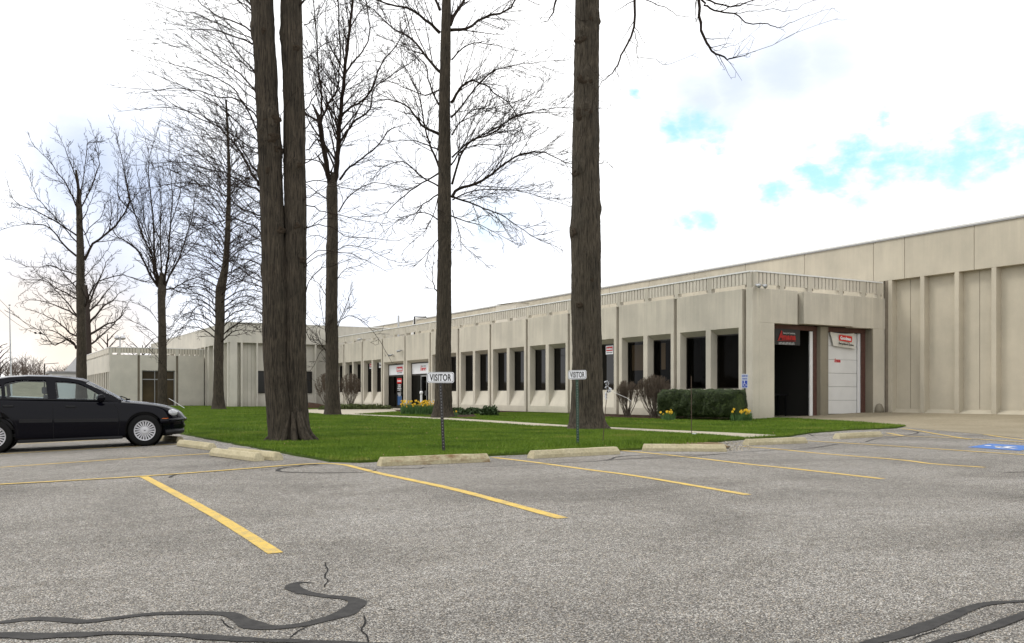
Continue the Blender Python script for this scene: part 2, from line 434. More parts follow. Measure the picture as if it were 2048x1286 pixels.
def sheet(outline, dz, name, m, z=None, kind='structure', side=.06):
    """terrain-following sheet cut from an outline (fan by grid columns at terrain breaks)"""
    bm = bmesh.new()
    vs = [bm.verts.new((x, y, 0)) for x, y in outline]; f = bm.faces.new(vs)
    bmesh.ops.triangulate(bm, faces=[f])
    for X in (-8.83, 4.5, 26.5, 34.56):
        bmesh.ops.bisect_plane(bm, geom=bm.verts[:]+bm.edges[:]+bm.faces[:], plane_co=(X, 0, 0), plane_no=(1, 0, 0))
    for v in bm.verts: v.co.z = (g(v.co.x) if z is None else z)+dz
    bmesh.ops.recalc_face_normals(bm, faces=bm.faces)
    if sum(fc.normal.z for fc in bm.faces) < 0: bmesh.ops.reverse_faces(bm, faces=bm.faces)
    ed = [e for e in bm.edges if e.is_boundary]
    r = bmesh.ops.extrude_edge_only(bm, edges=ed)
    for v in r['geom']:
        if isinstance(v, bmesh.types.BMVert): v.co.z -= side
    bmesh.ops.recalc_face_normals(bm, faces=bm.faces)
    me = bpy.data.meshes.new(name); bm.to_mesh(me); bm.free(); me.materials.append(m)
    o = bpy.data.objects.new(name, me); COL.objects.link(o); o['kind'] = kind
    return o

# ------------------------------------------------------------------ terrain
def wob_outline(pts, amp, step=.5, seed=0):
    out = []
    n = len(pts)
    for i in range(n):
        a = Vector(pts[i]); b = Vector(pts[(i+1) % n]); L = (b-a).length; k = max(1, min(300, int(L/step)))
        for j in range(k):
            p = a.lerp(b, j/k); q = amp*mnoise.noise(Vector((p.x*1.3, p.y*1.3, seed)))+amp*.5*mnoise.noise(Vector((p.x*4, p.y*4, seed+3)))
            nrm = Vector((-(b-a).y, (b-a).x)).normalized(); p = p+nrm*q; out.append((p.x, p.y))
    return out
gb = MB()
xs = [-700, -200, -60, -8.83, 4.5, 26.5, 34.56, 80, 250, 900]
ys = [-300, -60, -10, 40, 100, 200, 400, 900]
for x in xs:
    for y in ys: gb.v.append((x, y, g(x)-.03))
for i in range(len(xs)-1):
    for j in range(len(ys)-1):
        a = i*len(ys)+j; gb.f.append((a, a+len(ys), a+len(ys)+1, a+1))
o = obj('ground', gb, M['dirt'], local=True); o['kind'] = 'structure'
sheet([(-60, -40), (70, -40), (70, 26), (36, 26), (24, 30), (6, 30), (6, 150), (-60, 150)], 0.0, 'parking_lot', M['asphalt'], side=.02)
lawn_out = [(4.62, 13.35), (4.95, 12.98), (7.5, 13.33), (10.6, 13.45), (12.2, 13.9), (13.3, 14.6), (14.3, 15.1), (15.6, 15.5),
            (17.0, 15.9), (18.9, 16.95), (21.4, 17.9), (24.2, 18.35), (26.0, 19.3), (27.3, 22.0), (28.35, 26.0), (28.3, 27.1), (26.95, 27.1), (26.95, 79), (18.5, 79.2), (18.5, 88.2), (9.6, 88.2), (4.7, 89)]
LAWN = wob_outline(lawn_out[:15], .10, .25, 2)[:-1] if False else None
lw = wob_outline(lawn_out, .07, .3, 2)
sheet(lw, .035, 'lawn', M['lawn'])
# paths: centreline strip plus entrance court
court = [(16.6, 46.2), (16.2, 50.5), (18.6, 57.8), (26.9, 58.2), (26.9, 66.5), (22.5, 69), (15.0, 63), (12.6, 55), (14.8, 46.6)]
sheet([(17.0, 45.0), (27.0, 57.2), (27.0, 66.0), (24.5, 66.4), (19.0, 60.5), (15.9, 52.0), (15.6, 45.0)], .052, 'entrance_court', M['walk'], side=.02)
sheet([(15.7, 45.0), (16.9, 45.0), (17.3, 40), (17.45, 35.3), (17.1, 30), (16.55, 25.1), (16.6, 20.5), (16.8, 17.6), (16.75, 15.95), (15.2, 15.45), (15.6, 17.5), (15.5, 20.5), (15.4, 25), (15.95, 30.), (16.3, 35.3), (16.1, 40)], .048, 'footpath', M['walk'], side=.02)
sheet([(25.3, 18.9), (22.3, 14.2), (21.0, 12.2), (19.5, 8), (17, -10), (60, -10), (60, 27.7), (28.3, 27.7), (28.3, 26.6), (27.4, 22.2)], .006, 'loading_apron', M['apron'], side=.02)
def bed(pts, name, seed):
    return sheet(wob_outline(pts, .12, .3, seed), .055, name, M['mulch'], side=.03)
bed([(26.1, 28.0), (27.1, 28.0), (27.1, 38.6), (25.3, 38.4), (24.9, 36.0), (24.0, 31.5), (24.3, 28.9)], 'mulch_bed', 1)
bed([(25.9, 45.2), (27.1, 44.4), (27.1, 57.0), (24.0, 56.5), (20.6, 47.5), (18.5, 38.5), (18.2, 35.5), (19.5, 36.5), (23, 43.5)], 'mulch_bed', 5)
bed([(27.1, 66.4), (27.1, 79.1), (20.5, 79.1), (20.5, 77.3), (23.8, 72.5), (24.4, 67.0)], 'mulch_bed', 9)

# road markings -----------------------------------------------------------
def gpath(pts, w): return [(*G(x, y), w) for x, y in pts]
marks = [
 [(287, 953), (400, 1014), (480, 1061), (551, 1107)],
 [(655, 927.5), (690, 930), (760, 947), (900, 977), (1000, 1003), (1125, 1037)],
 [(985, 915), (1020, 919), (1070, 925), (1180, 940), (1280, 953.5), (1495, 990)],
 [(1240, 901), (1290, 905.5), (1390, 916), (1500, 929), (1580, 937), (1765, 958)],
 [(1480, 893), (1540, 897), (1640, 907), (1740, 915), (1815, 921.5), (1866, 928), (1970, 935)],
 [(1616, 882), (1760, 890.7), (1880, 898.7), (2048, 910), (2300, 926)],
 [(1773.5, 865.8), (1809, 872.2)],
 [(1803, 857.5), (1835, 861.5), (1879, 869.3), (1939, 879)],
 [(1763.5, 870.8), (1850, 874.5), (1939, 878.2), (2048, 885), (2300, 902)],
 [(1871, 854.3), (1909, 858.5), (1979, 870.5), (2048, 879.8), (2200, 896)],
 [(2038, 865.2), (2120, 872)],
 [(-160, 978), (0, 969.5), (280, 953.5), (460, 940.5), (600, 929.5), (655, 927.5)],
 [(-160, 947), (0, 935), (130, 926), (300, 914.5), (452, 905.5)],
 [(-120, 917), (0, 908.3), (180, 898), (372, 887.5)],
 [(-60, 893), (20, 889), (120, 884), (215, 879)],
]
for i, p in enumerate(marks):
    w = .105 if i < 6 else .10
    dz = .004 if i not in (7,) else .008
    if i == 11: dz = .008
    if i == 8: dz = .012
    if i == 5: dz = .006
    o = obj('parking_line', strip(gpath(p, w), w, dz, .15, .10, 0, i), M['yellow'], local=True); o['kind'] = 'structure'
# blue accessible stall emblem
b0 = Vector(G(1935, 894.7)); 
bl = [(b0.x, b0.y), (b0.x+1.5, b0.y), (b0.x+1.5, b0.y-1.5), (b0.x, b0.y-1.5)]
ang = 0
mbb = MB(); pts = [G(1935, 894.7), G(1979, 887.6), G(2075, 893), G(2040, 901.8)]
mbb.quad(*[(x, y, g(x)+.005) for x, y in pts])
o = obj('stall_emblem_field', mbb, M['bluepaint'], local=True); o['kind'] = 'structure'
A_, B_, C3, D_ = [Vector(p) for p in pts]
def uvp(u, v):
    p = A_.lerp(D_, u).lerp(B_.lerp(C3, u), v); return (p.x, p.y)
sy = MB()
for pl, w in (([(.30, .52), (.62, .52), (.62, .28), (.80, .22)], .09), ([(.45, .52), (.45, .33)], .08)):
    sy = join(sy, strip([(*uvp(*q), w) for q in pl], w, .009, .06))
wheel = [(.62+.2*math.cos(a), .42+.2*math.sin(a)) for a in np.linspace(1.1, 6.0, 14)]
sy = join(sy, strip([(*uvp(*q), .07) for q in wheel], .07, .009, .06))
hd = MB(); k = [(.18+.07*math.cos(a), .52+.07*math.sin(a)) for a in np.linspace(0, 2*PI, 13)[:-1]]
hd.quad(*[(uvp(*q)[0], uvp(*q)[1], g(uvp(*q)[0])+.009) for q in k])
o = obj('stall_emblem', join(sy, hd), M['whitepaint'], local=True); o['kind'] = 'structure'
# tar sealed cracks ---------------------------------------------------------
def zp(pts, k, ox, oy): return [(ox+p[0]*k, oy+p[1]*k, *(p[2:])) for p in pts]
def tar(pts, dz=.004, wob=.35, seed=0):
    path = [(*G(p[0], p[1]), p[2]) for p in pts]
    o = obj('tar_seam', strip(path, .04, dz, .04, wob, 1, seed), M['tar'], local=True); o['kind'] = 'structure'
k8 = .3906
tar(zp([(-60, 430, .05), (0, 425, .06), (200, 405, .075), (430, 420, .07), (600, 400, .06), (800, 380, .06), (1000, 376, .065), (1170, 382, .07), (1230, 410, .09),
        (1300, 440, .11), (1400, 452, .075), (1550, 435, .07), (1700, 400, .09), (1790, 362, .11), (1830, 322, .09), (1780, 300, .07), (1650, 288, .055), (1550, 268, .075),
        (1500, 245, .09), (1510, 226, .06), (1560, 218, .03), (1630, 228, .01)], k8, 0, 1080), .004, .35, 1)
tar(zp([(-80, 482, .08), (0, 488, .10), (200, 495, .10), (400, 488, .09), (600, 480, .05), (900, 490, .05), (1100, 503, .08), (1300, 515, .06), (1700, 528, .05), (2100, 545, .04)], k8, 0, 1080), .005, .35, 2)
kb = .21875
tar(zp([(300, 960, .05), (600, 860, .05), (850, 800, .07), (1050, 735, .085), (1200, 680, .08), (1400, 600, .07), (1600, 520, .06), (1750, 490, .05), (2048, 472, .035), (2400, 470, .03)], kb, 1600, 1100), .004, .3, 3)
tar(zp([(900, 960, .04), (1250, 860, .05), (1400, 815, .065), (1600, 760, .05), (1800, 695, .06), (2048, 600, .06), (2300, 520, .06)], kb, 1600, 1100), .006, .3, 4)
k2 = .28
tar(zp([(1260, 1212, .03), (1200, 1228, .035), (900, 1236, .04), (620, 1230, .04), (555, 1215, .06), (620, 1196, .06), (700, 1190, .05), (750, 1178, .07), (860, 1180, .12)], k2, 400, 600), .004, .5, 5)
k3 = .3027
tar(zp([(-80, 178, .03), (0, 187, .035), (300, 190, .035), (380, 181, .03), (640, 180, .025), (900, 170, .025), (1200, 155, .03), (1550, 136, .035), (1640, 112, .04), (1850, 100, .03), (2300, 95, .025)], k3, 740, 880), .005, .5, 6)
tar(zp([(1560, 136, .03), (1750, 122, .03), (2048, 106, .025), (2400, 96, .02)], k3, 740, 880), .004, .5, 7)
tar(zp([(800, 119, .02), (930, 110, .02), (1060, 101, .02)], k3, 740, 880), .004, .5, 8)
k4 = .3945
tar(zp([(0, 200, .04), (300, 190, .035), (560, 168, .03), (800, 152, .035), (950, 146, .03), (1110, 122, .03)], k4, 1240, 840), .007, .5, 9)
tar(zp([(1245, 112, .05), (1300, 96, .04), (1400, 87, .03), (1510, 66, .05), (1470, 55, .04), (1400, 56, .02)], k4, 1240, 840), .005, .5, 10)
tar(zp([(980, 235, .04), (920, 190, .02), (1150, 185, .02), (1300, 200, .05), (1600, 215, .03), (2048, 222, .03)], .3945, 1240, 780), .004, .6, 11)
tar(zp([(1925, 268, .03), (2000, 266, .03), (2100, 262, .03)], k4, 1240, 840), .004, .5, 12)
tar([(338, 956, .05), (350, 950, .035), (372, 947, .02)], .005, .4, 13)
for sd, pl in enumerate([[(651, 1125), (656, 1140), (650, 1152), (655, 1162), (649, 1176)], [(727, 1228), (730, 1245), (724, 1262), (734, 1275), (737, 1292)], [(578, 1278), (600, 1262), (625, 1250)],
                         [(440, 1238), (452, 1250), (470, 1262)], [(1815, 1283), (1850, 1268), (1880, 1262), (1925, 1260)], [(768, 1218), (800, 1220)], [(1145, 1052), (1160, 1048)], [(1320, 1047), (1340, 1049)], [(1490, 957), (1505, 955)], [(1700, 1144), (1706, 1146)], [(1625, 1168), (1631, 1170)]]):
    path = []
    for a, b in zip(pl[:-1], pl[1:]):
        for t in (0, .33, .66): path.append((a[0]+(b[0]-a[0])*t+rnd.uniform(-2, 2), a[1]+(b[1]-a[1])*t+rnd.uniform(-1, 1), rnd.uniform(.003, .010)))
    path.append((*pl[-1], .003))
    path = [(*G(p[0], p[1]), p[2]) for p in path]
    o = obj('crack', strip(path, .01, .003, .02, .5, 1, sd), M['blackmat'], local=True); o['kind'] = 'structure'

# ------------------------------------------------------------------ wheel stops
def stop_mb(L, seed):
    r = random.Random(seed); n = 9; mb = MB()
    prof = [(-.085, 0), (-.085, .055), (-.045, .125), (.045, .125), (.085, .055), (.085, 0)]
    for i in range(n):
        x = -L/2+L*i/(n-1)
        for (y, z) in prof: mb.v.append((x, y*(1+r.uniform(-.02, .02)), z*(1+r.uniform(-.03, .03))))
    for i in range(n-1):
        for j in range(5):
            a = i*6+j; mb.f.append((a, a+1, a+7, a+6))
    mb.f.append(tuple(range(5, -1, -1))); mb.f.append(tuple((n-1)*6+j for j in range(6)))
    for i in range(len(mb.v)):      # chamfered ends
        x, y, z = mb.v[i]
        if abs(x) > L/2-.01 and z > .03: mb.v[i] = (x-math.copysign(.035 if z > .1 else .01, x), y, z)
    for sx in (-.32, .32): mb.lathe([(.014, .120), (.014, .1265), (0, .1265)], (sx*L, 0, 0), 'z', 10)
    return mb
GR = 'concrete wheel stops along the lawn edge'
def stop(a, b, label, seed, off=.085):
    A = Vector(G(*a)); B = Vector(G(*b)); d = (B-A); L = d.length
    nrm = Vector((-d.y, d.x)).normalized()
    if nrm.dot(A) < 0: nrm = -nrm
    c = (A+B)/2+nrm*off
    o = obj('wheel_stop', stop_mb(max(1.5, min(1.95, L)), seed), M['stop'], local=True, bevel=.008)
    o.location = (c.x, c.y, g(c.x)+.001); dz = g(B.x)-g(A.x)
    o.rotation_euler = (0, -math.atan2(dz, L), math.atan2(d.y, d.x))
    tag(o, label, 'wheel stop', GR)
    return o
stained = stop((762, 933), (981, 924), 'concrete wheel stop with brown stain in front of the nearer visitor sign', 1)
def m_stain():
    m = M['stop'].copy(); m.name = 'stained_stop'; nt = m.node_tree; b = nt.nodes['Principled BSDF']; src = b.inputs['Base Color'].links[0].from_socket
    geo = N(nt, 'ShaderNodeNewGeometry'); a = noise_node(nt, mapping(nt, geo.outputs['Position'], 3, 3, 9), 1.3, 6, .7); r = ramp(nt, [(.48, (0, 0, 0)), (.66, (.8, .8, .8))]); nt.links.new(a.outputs['Fac'], r.inputs[0])
    c = mixc(nt, 'MIX', r.outputs[0], src, (.16, .085, .035)); nt.links.new(c, b.inputs['Base Color']); return m
stained.data.materials[0] = m_stain()
stop((1067, 917.5), (1241, 908.5), 'concrete wheel stop in front of the farther visitor sign', 2)
stop((1292, 902.5), (1446, 903.5), 'concrete wheel stop turned flat against the scuffed lawn patch', 3)
stop((1497, 891), (1616, 886.5), 'concrete wheel stop where the footpath meets the lot', 4)
stop((1673, 878.5), (1771, 873), 'rightmost concrete wheel stop near the loading apron', 5)
def stop_side(px, py, rot, label, seed):      # the row in the left lot, end face towards us
    x, y = G(px, py); L = 1.85
    o = obj('wheel_stop', stop_mb(L, seed), M['stop'], local=True, bevel=.008)
    a = math.radians(rot); o.location = (x+math.cos(a)*L/2, y+math.sin(a)*L/2, g(x)+.001); o.rotation_euler = (0, 0, a)
    tag(o, label, 'wheel stop', GR)
stop_side(519, 922.5, 99, 'front one of two concrete wheel stops lying side by side', 6)
stop_side(557, 921, 99.5, 'rear one of two concrete wheel stops lying side by side', 7)
stop_side(425, 900, 97, 'concrete wheel stop in the empty stall beside the black car', 8)
stop_side(361, 885, 98, 'concrete wheel stop in the shade under the nose of the black car', 9)

# ------------------------------------------------------------------ office wing
X0, Y0 = 27.04, 27.16
Q = .36
wing = empty('office_building', (X0, Y0, 0), 'long single storey office wing of precast panels with narrow dark windows and two shop doors', 'building')
ZB, ZT = .09, 5.34
def panel(ya, yb, opens):
    """precast panel in plane X0 with splayed openings [(y0,y1,zsill_out,zsill_in,zhead_out,zhead_in)]"""
    mb = MB(); ysplit = [ya]
    o = sorted(opens)
    zh = o[0][4]; zs = min(q[2] for q in o)
    mb.quad((X0, ya, zh), (X0, yb, zh), (X0, yb, ZT), (X0, ya, ZT))
    if zs > ZB+.02: mb.quad((X0, ya, ZB), (X0, yb, ZB), (X0, yb, zs), (X0, ya, zs))
    y = ya
    for (a, b, so, si, ho, hi) in o:
        mb.quad((X0, y, zs), (X0, a, zs), (X0, a, zh), (X0, y, zh)); y = b
        xi = X0+Q
        mb.quad((X0, a, so), (xi, a, si), (xi, a, hi), (X0, a, ho))
        mb.quad((X0, b, so), (xi, b, si), (xi, b, hi), (X0, b, ho))
        mb.quad((X0, a, so), (X0, b, so), (xi, b, si), (xi, a, si))
        mb.quad((X0, a, ho), (X0, b, ho), (xi, b, hi), (xi, a, hi))
    mb.quad((X0, y, zs), (X0, yb, zs), (X0, yb, zh), (X0, y, zh))
    xb = X0+Q
    mb.quad((X0, ya, ZB), (xb, ya, ZB), (xb, ya, ZT), (X0, ya, ZT)); mb.quad((X0, yb, ZB), (xb, yb, ZB), (xb, yb, ZT), (X0, yb, ZT))
    mb.quad((X0, ya, ZT), (X0, yb, ZT), (xb, yb, ZT), (xb, ya, ZT)); mb.quad((X0, ya, ZB), (X0, yb, ZB), (xb, yb, ZB), (xb, ya, ZB))
    return mb
def window(ya, yb, z0, z1, parent, X=X0+Q, mull=()):
    w = MB(); t = .05
    w.box(X, X+.06, ya, ya+t, z0, z1); w.box(X, X+.06, yb-t, yb, z0, z1); w.box(X, X+.06, ya+t, yb-t, z0, z0+t); w.box(X, X+.06, ya+t, yb-t, z1-t, z1)
    for q in mull:
        if q[0] == 'v': w.box(X-.003, X+.057, q[1]-.03, q[1]+.03, z0+t, z1-t)
        else: w.box(X-.002, X+.058, ya+t, yb-t, q[1]-.04, q[1]+.04)
    f = obj('window', w, M['frame'], parent)
    obj('pane', MB().quad((X+.03, ya+t, z0+t), (X+.03, yb-t, z0+t), (X+.03, yb-t, z1-t), (X+.03, ya+t, z1-t)), M['glass'], f)
    return f
yk = [27.53+4.255*i for i in range(13)]
SO, SI, HO, HI = .42, 1.28, 3.78, 3.57
for k in range(12):
    ya, yb = yk[k]+.21, yk[k+1]
    if k in (7, 8):       # door bays
        a, b = ya+.17, yb-.22
        obj('wall_panel', panel(ya, yb, [(a, b, ZB, ZB, 3.52, 3.36)]), M['conc'], wing, merge=True, bevel=.01)
    else:
        w = 1.655; a1 = ya+.2; a2 = yb-.23-w
        obj('wall_panel', panel(ya, yb, [(a1, a1+w, SO, SI, HO, HI), (a2, a2+w, SO, SI, HO, HI)]), M['conc'], wing, merge=True, bevel=.01)
        window(a1, a1+w, SI, HI, wing); window(a2, a2+w, SI, HI, wing)
        # backing behind the panel so no light leaks
# corner pier, seam backing, plinth
obj('corner_pier', MB().box(X0, X0+Q, Y0, yk[0]-.0, ZB-.1, ZT), M['conc'], wing, bevel=.012)
sm = MB()
for k in range(13): obj('panel_seam', MB().box(X0+.14, X0+Q-.01, yk[k]+.002, yk[k]+.208, ZB, ZT-.05), M['conc_seam'], wing)
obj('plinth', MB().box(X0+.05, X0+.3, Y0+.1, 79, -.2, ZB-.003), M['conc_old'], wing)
obj('roof', MB().box(X0+Q+.02, 35.0, Y0+.4, 86, 4.9, 5.28), M['roof'], wing)
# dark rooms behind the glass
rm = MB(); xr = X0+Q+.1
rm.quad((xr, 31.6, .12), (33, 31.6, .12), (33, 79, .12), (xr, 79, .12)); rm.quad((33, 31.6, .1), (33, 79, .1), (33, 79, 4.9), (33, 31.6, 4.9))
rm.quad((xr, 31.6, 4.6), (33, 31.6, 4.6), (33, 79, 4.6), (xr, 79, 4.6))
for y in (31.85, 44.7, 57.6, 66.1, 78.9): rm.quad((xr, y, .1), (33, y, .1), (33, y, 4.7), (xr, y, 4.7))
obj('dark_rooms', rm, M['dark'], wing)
for (ya, yb, za, zb) in ((34.25, 35.6, 2.2, 3.42), (33.1, 33.4, 2.2, 3.42), (36.4, 37.9, 2.1, 3.3)): obj('blind', MB().box(X0+Q+.09, X0+Q+.10, ya, yb, za, zb), M['blind'], wing)
# ribbed roof screen with posts: long side and garage side
def screen_side(along, a0, a1, fixed, posts, pr):
    cap = MB(); ribs = MB(); po = MB(); fl = MB()
    def bx(mb, u0, u1, v0, v1, z0, z1):
        if along == 'y': mb.box(fixed+v0, fixed+v1, u0, u1, z0, z1)
        else: mb.box(u0, u1, fixed+v0, fixed+v1, z0, z1)
    bx(cap, a0, a1, -.03, .16, 5.985, 6.045)
    bx(fl, a0, a1, .045, .14, 5.535, 5.985)      # back sheet
    n = int((a1-a0)/.215)
    for i in range(n):
        u = a0+(a1-a0)*i/n+.03
        bx(ribs, u, u+.168, .0, .044, 5.50, 5.975)
    for p in posts:
        po = MB(); bx(po, p-.12, p+.12, -.008, .2, 5.30, 5.984); obj('screen_post', po, M['conc'], wing)
        po = MB(); bx(po, p+.125, p+.25, .06, .2, 5.40, 5.495); obj('screen_bracket', po, M['conc_seam'], wing)
    obj('screen_cap', cap, M['coping'], wing); obj('ribbed_screen', join(ribs), M['screen'], wing)
    obj('screen_backing', fl, M['slot'], wing)
screen_side('y', Y0+.13, 79.0, X0+.02, [yk[0]-.15]+[yk[k]+.1+d for k in range(12) for d in (2.06, 4.2)], 0)
screen_side('x', X0+.15, 34.95, Y0+.02, [27.25, 28.72, 30.35, 32.25, 33.7, 34.7], 0)
# garage front -------------------------------------------------------------
YG = Y0
LB = 3.95
g1 = MB(); g1.box(X0+.0, 28.26, YG, YG+.9, -.05, LB); obj('garage_pier', MB().box(X0+Q+.001, 28.26, YG, YG+.5, -.05, LB), M['conc'], wing, bevel=.012)
obj('fascia_panel', MB().box(X0+Q+.001, 29.60, YG+.001, YG+.36, LB+.001, ZT), M['conc'], wing, bevel=.012)
obj('fascia_panel', MB().box(29.86, 32.93, YG-.10, YG+.36, LB+.03, ZT-.03), M['conc'], wing, bevel=.012)
obj('fascia_panel', MB().box(32.94, 35.2, YG, YG+.36, LB, ZT-.02), M['conc'], wing, bevel=.012)
obj('fascia_joint', MB().box(29.601, 29.859, YG+.2, YG+.35, LB, ZT-.1), M['conc_seam'], wing)
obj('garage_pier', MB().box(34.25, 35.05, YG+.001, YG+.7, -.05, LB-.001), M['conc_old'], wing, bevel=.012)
obj('garage_pier', MB().box(34.30, 35.06, YG-.004, YG+.1, .1, LB-.002), M['conc'], wing)
xc0, xc1 = FY(1641, 800, YG+.18)[0], FY(1657, 800, YG+.18)[0]
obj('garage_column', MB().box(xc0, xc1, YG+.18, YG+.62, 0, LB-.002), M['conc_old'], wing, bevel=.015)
st_ = MB(); st_.box(28.262, 34.248, YG+.36, YG+.44, LB-.2, LB-.004)
st_.box(xc0-.20, xc0-.003, YG+.38, YG+.46, .05, LB-.203); st_.box(34.03, 34.245, YG+.37, YG+.45, .12, LB-.203); st_.box(xc1+.003, xc1+.06, YG+.42, YG+.48, .1, LB-.203)
obj('steel_frame', st_, M['rust'], wing)
obj('door_track', MB().box(xc0-.37, xc0-.202, YG+.42, YG+.48, .05, LB-.22), M['white'], wing)
dr = MB(); z0_, z1_ = .20, LB-.205; hgt = (z1_-z0_)/6
for i in range(6): dr.box(xc1+.062, 33.86, YG+.52, YG+.57, z0_+i*hgt+.006, z0_+(i+1)*hgt-.006)
gd = obj('garage_door', dr, M['white_door'], wing, bevel=.006)
obj('door_backing', MB().box(xc1+.05, 34.0, YG+.575, YG+.60, z0_, z1_), M['flash'], gd)
obj('door_seal', MB().box(xc1+.06, 33.86, YG+.51, YG+.57, z0_-.045, z0_), M['blackmat'], gd)
obj('door_stop', MB().box(33.865, 34.028, YG+.46, YG+.50, .16, z1_), M['white'], gd)
lg = place(text_mb('Amana', .24, .40, .008, shear=.15), (FY(1674.6, 721, YG+.5)[0]+.02, YG+.515, FY(1682, 721, YG+.5)[1]), (1, 0, 0), (0, 0, 1)); obj('door_logo', lg, M['red'], gd)
# garage room
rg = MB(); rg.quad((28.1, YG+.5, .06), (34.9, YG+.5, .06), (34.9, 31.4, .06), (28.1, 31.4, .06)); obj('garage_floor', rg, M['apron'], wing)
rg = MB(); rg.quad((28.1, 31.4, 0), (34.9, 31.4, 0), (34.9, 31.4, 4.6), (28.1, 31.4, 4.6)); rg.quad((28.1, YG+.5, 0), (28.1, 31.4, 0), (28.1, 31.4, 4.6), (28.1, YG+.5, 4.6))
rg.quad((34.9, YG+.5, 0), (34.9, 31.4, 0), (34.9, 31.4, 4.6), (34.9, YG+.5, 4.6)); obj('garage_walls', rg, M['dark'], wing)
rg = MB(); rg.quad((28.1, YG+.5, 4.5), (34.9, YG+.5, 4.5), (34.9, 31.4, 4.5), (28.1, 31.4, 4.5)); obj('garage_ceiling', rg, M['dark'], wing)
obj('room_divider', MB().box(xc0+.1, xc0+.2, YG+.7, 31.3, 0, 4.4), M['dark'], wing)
cart = empty('work_bench', (30.4, 29.2, .06), 'dark work bench standing in the open garage bay', 'bench')
obj('bench_top', MB().box(29.9, 30.9, 28.9, 29.5, 1.0, 1.07), M['cartrim'], cart)
for sx in (29.95, 30.8):
    for sy_ in (28.95, 29.4): obj('leg', MB().box(sx, sx+.06, sy_, sy_+.06, .06, 1.0), M['cartrim'], cart)
obj('stop_stone', MB().lathe([(.0, .0), (.22, .0), (.19, .22), (.10, .40), (0, .44)], (34.55, YG-.12, .22), 'z', 14), M['conc_old'], wing, smooth=True)
# banners -------------------------------------------------------------------
bx0, bz1 = FY(1549.5, 657, YG+.30); bx1, bz0 = FY(1600, 691, YG+.30)
def cloth(x0, x1, z0, z1, y, amp, seed, skew=0, sag=0):
    mb = MB(); nx, nz = 16, 8
    for i in range(nx+1):
        for j in range(nz+1):
            u, v = i/nx, j/nz; x = x0+(x1-x0)*u+skew*(1-v)*.5; z = z0+(z1-z0)*v-sag*math.sin(PI*u)*v+(-.1*skew*u if skew else 0)
            mb.v.append((x, y+amp*mnoise.noise(Vector((u*3, v*2, seed))), z))
    for i in range(nx):
        for j in range(nz): a = i*(nz+1)+j; mb.f.append((a, a+nz+1, a+nz+2, a+1))
    return mb
ban = empty('banner', ((bx0+bx1)/2, YG+.30, bz0), 'black banner with red lettering hung in the open garage bay', 'banner')
cb = obj('banner_cloth', cloth(bx0+.02, bx1, bz0, bz1, YG+.30, .02, 3), M['banner_black'], ban, smooth=True)
wB = bx1-bx0; cxB = (bx0+bx1)/2
obj('banner_lettering', join(place(text_mb('A', .52, .28, .02, shear=.25), (bx0+.30, YG+.27, bz1-.27), (1, 0, 0), (0, 0, 1)),
     place(text_mb('mana', .34, .78, .018, shear=.1), (bx0+.80, YG+.27, bz1-.36), (1, 0, 0), (0, 0, 1)),
     MB().box(bx0+.1, bx0+1.2, YG+.272, YG+.276, bz1-.50, bz1-.485)), M['redb'], ban)
obj('banner_lettering', join(place(text_mb('Heating & Air Conditioning', .10, .70, .002), (bx0+.80, YG+.27, bz1-.18), (1, 0, 0), (0, 0, 1)),
     place(text_mb('LASTS AND LASTS AND LASTS.', .13, .92, .004), (bx0+.66, YG+.27, bz1-.60), (1, 0, 0), (0, 0, 1))), M['dull'], ban)
ax0, az1 = FY(1658.5, 663, YG+.44); ax1, az0 = FY(1709, 697, YG+.44)
ban2 = empty('banner', ((ax0+ax1)/2, YG+.42, az0), 'sagging white cloth banner with red logo tied over the closed garage door', 'banner')
c2 = MB(); nx, nz = 20, 12
for i in range(nx+1):
    for j in range(nz+1):
        u, v = i/nx, j/nz
        top = (ax0+u*(ax1-ax0-.06), az1-.12*math.sin(PI*u)*.6-.02*u); bot = (ax0+.22+u*(ax1-ax0-.20), az0+.08-.10*u)
        x = bot[0]+(top[0]-bot[0])*v; z = bot[1]+(top[1]-bot[1])*v
        c2.v.append((x, YG+.40-.05*math.sin(v*PI)*math.sin(u*5)-.03*mnoise.noise(Vector((u*4, v*3, 8))), z))
for i in range(nx):
    for j in range(nz): a = i*(nz+1)+j; c2.f.append((a, a+nz+1, a+nz+2, a+1))
obj('banner_cloth', c2, M['banner_white'], ban2, smooth=True)
yb_ = YG+.315; cxA = (ax0+ax1)/2+.08; tl = Vector((1, 0, -.07)).normalized(); tu = Vector((.07, 0, 1)).normalized()
lp = MB(); Wl, Hl = .40, .13
pts = [(-Wl, -Hl), (Wl, -Hl), (Wl+.03, 0), (Wl, Hl), (-Wl, Hl), (-Wl-.03, 0)]; lp.quad(*[(x, z, 0) for x, z in pts])
obj('banner_logo', place(lp, (cxA, yb_, az1-.28), tl, tu), M['redd'], ban2)
obj('banner_lettering', place(text_mb('Goodman', .19, .68, .010), (cxA, yb_-.006, az1-.28), tl, tu), M['signwhite'], ban2)
obj('banner_lettering', place(text_mb('Thank goodness for Goodman.', .13, .98, .003), (cxA+.04, yb_-.006, az1-.54), tl, tu), M['blackprint'], ban2)
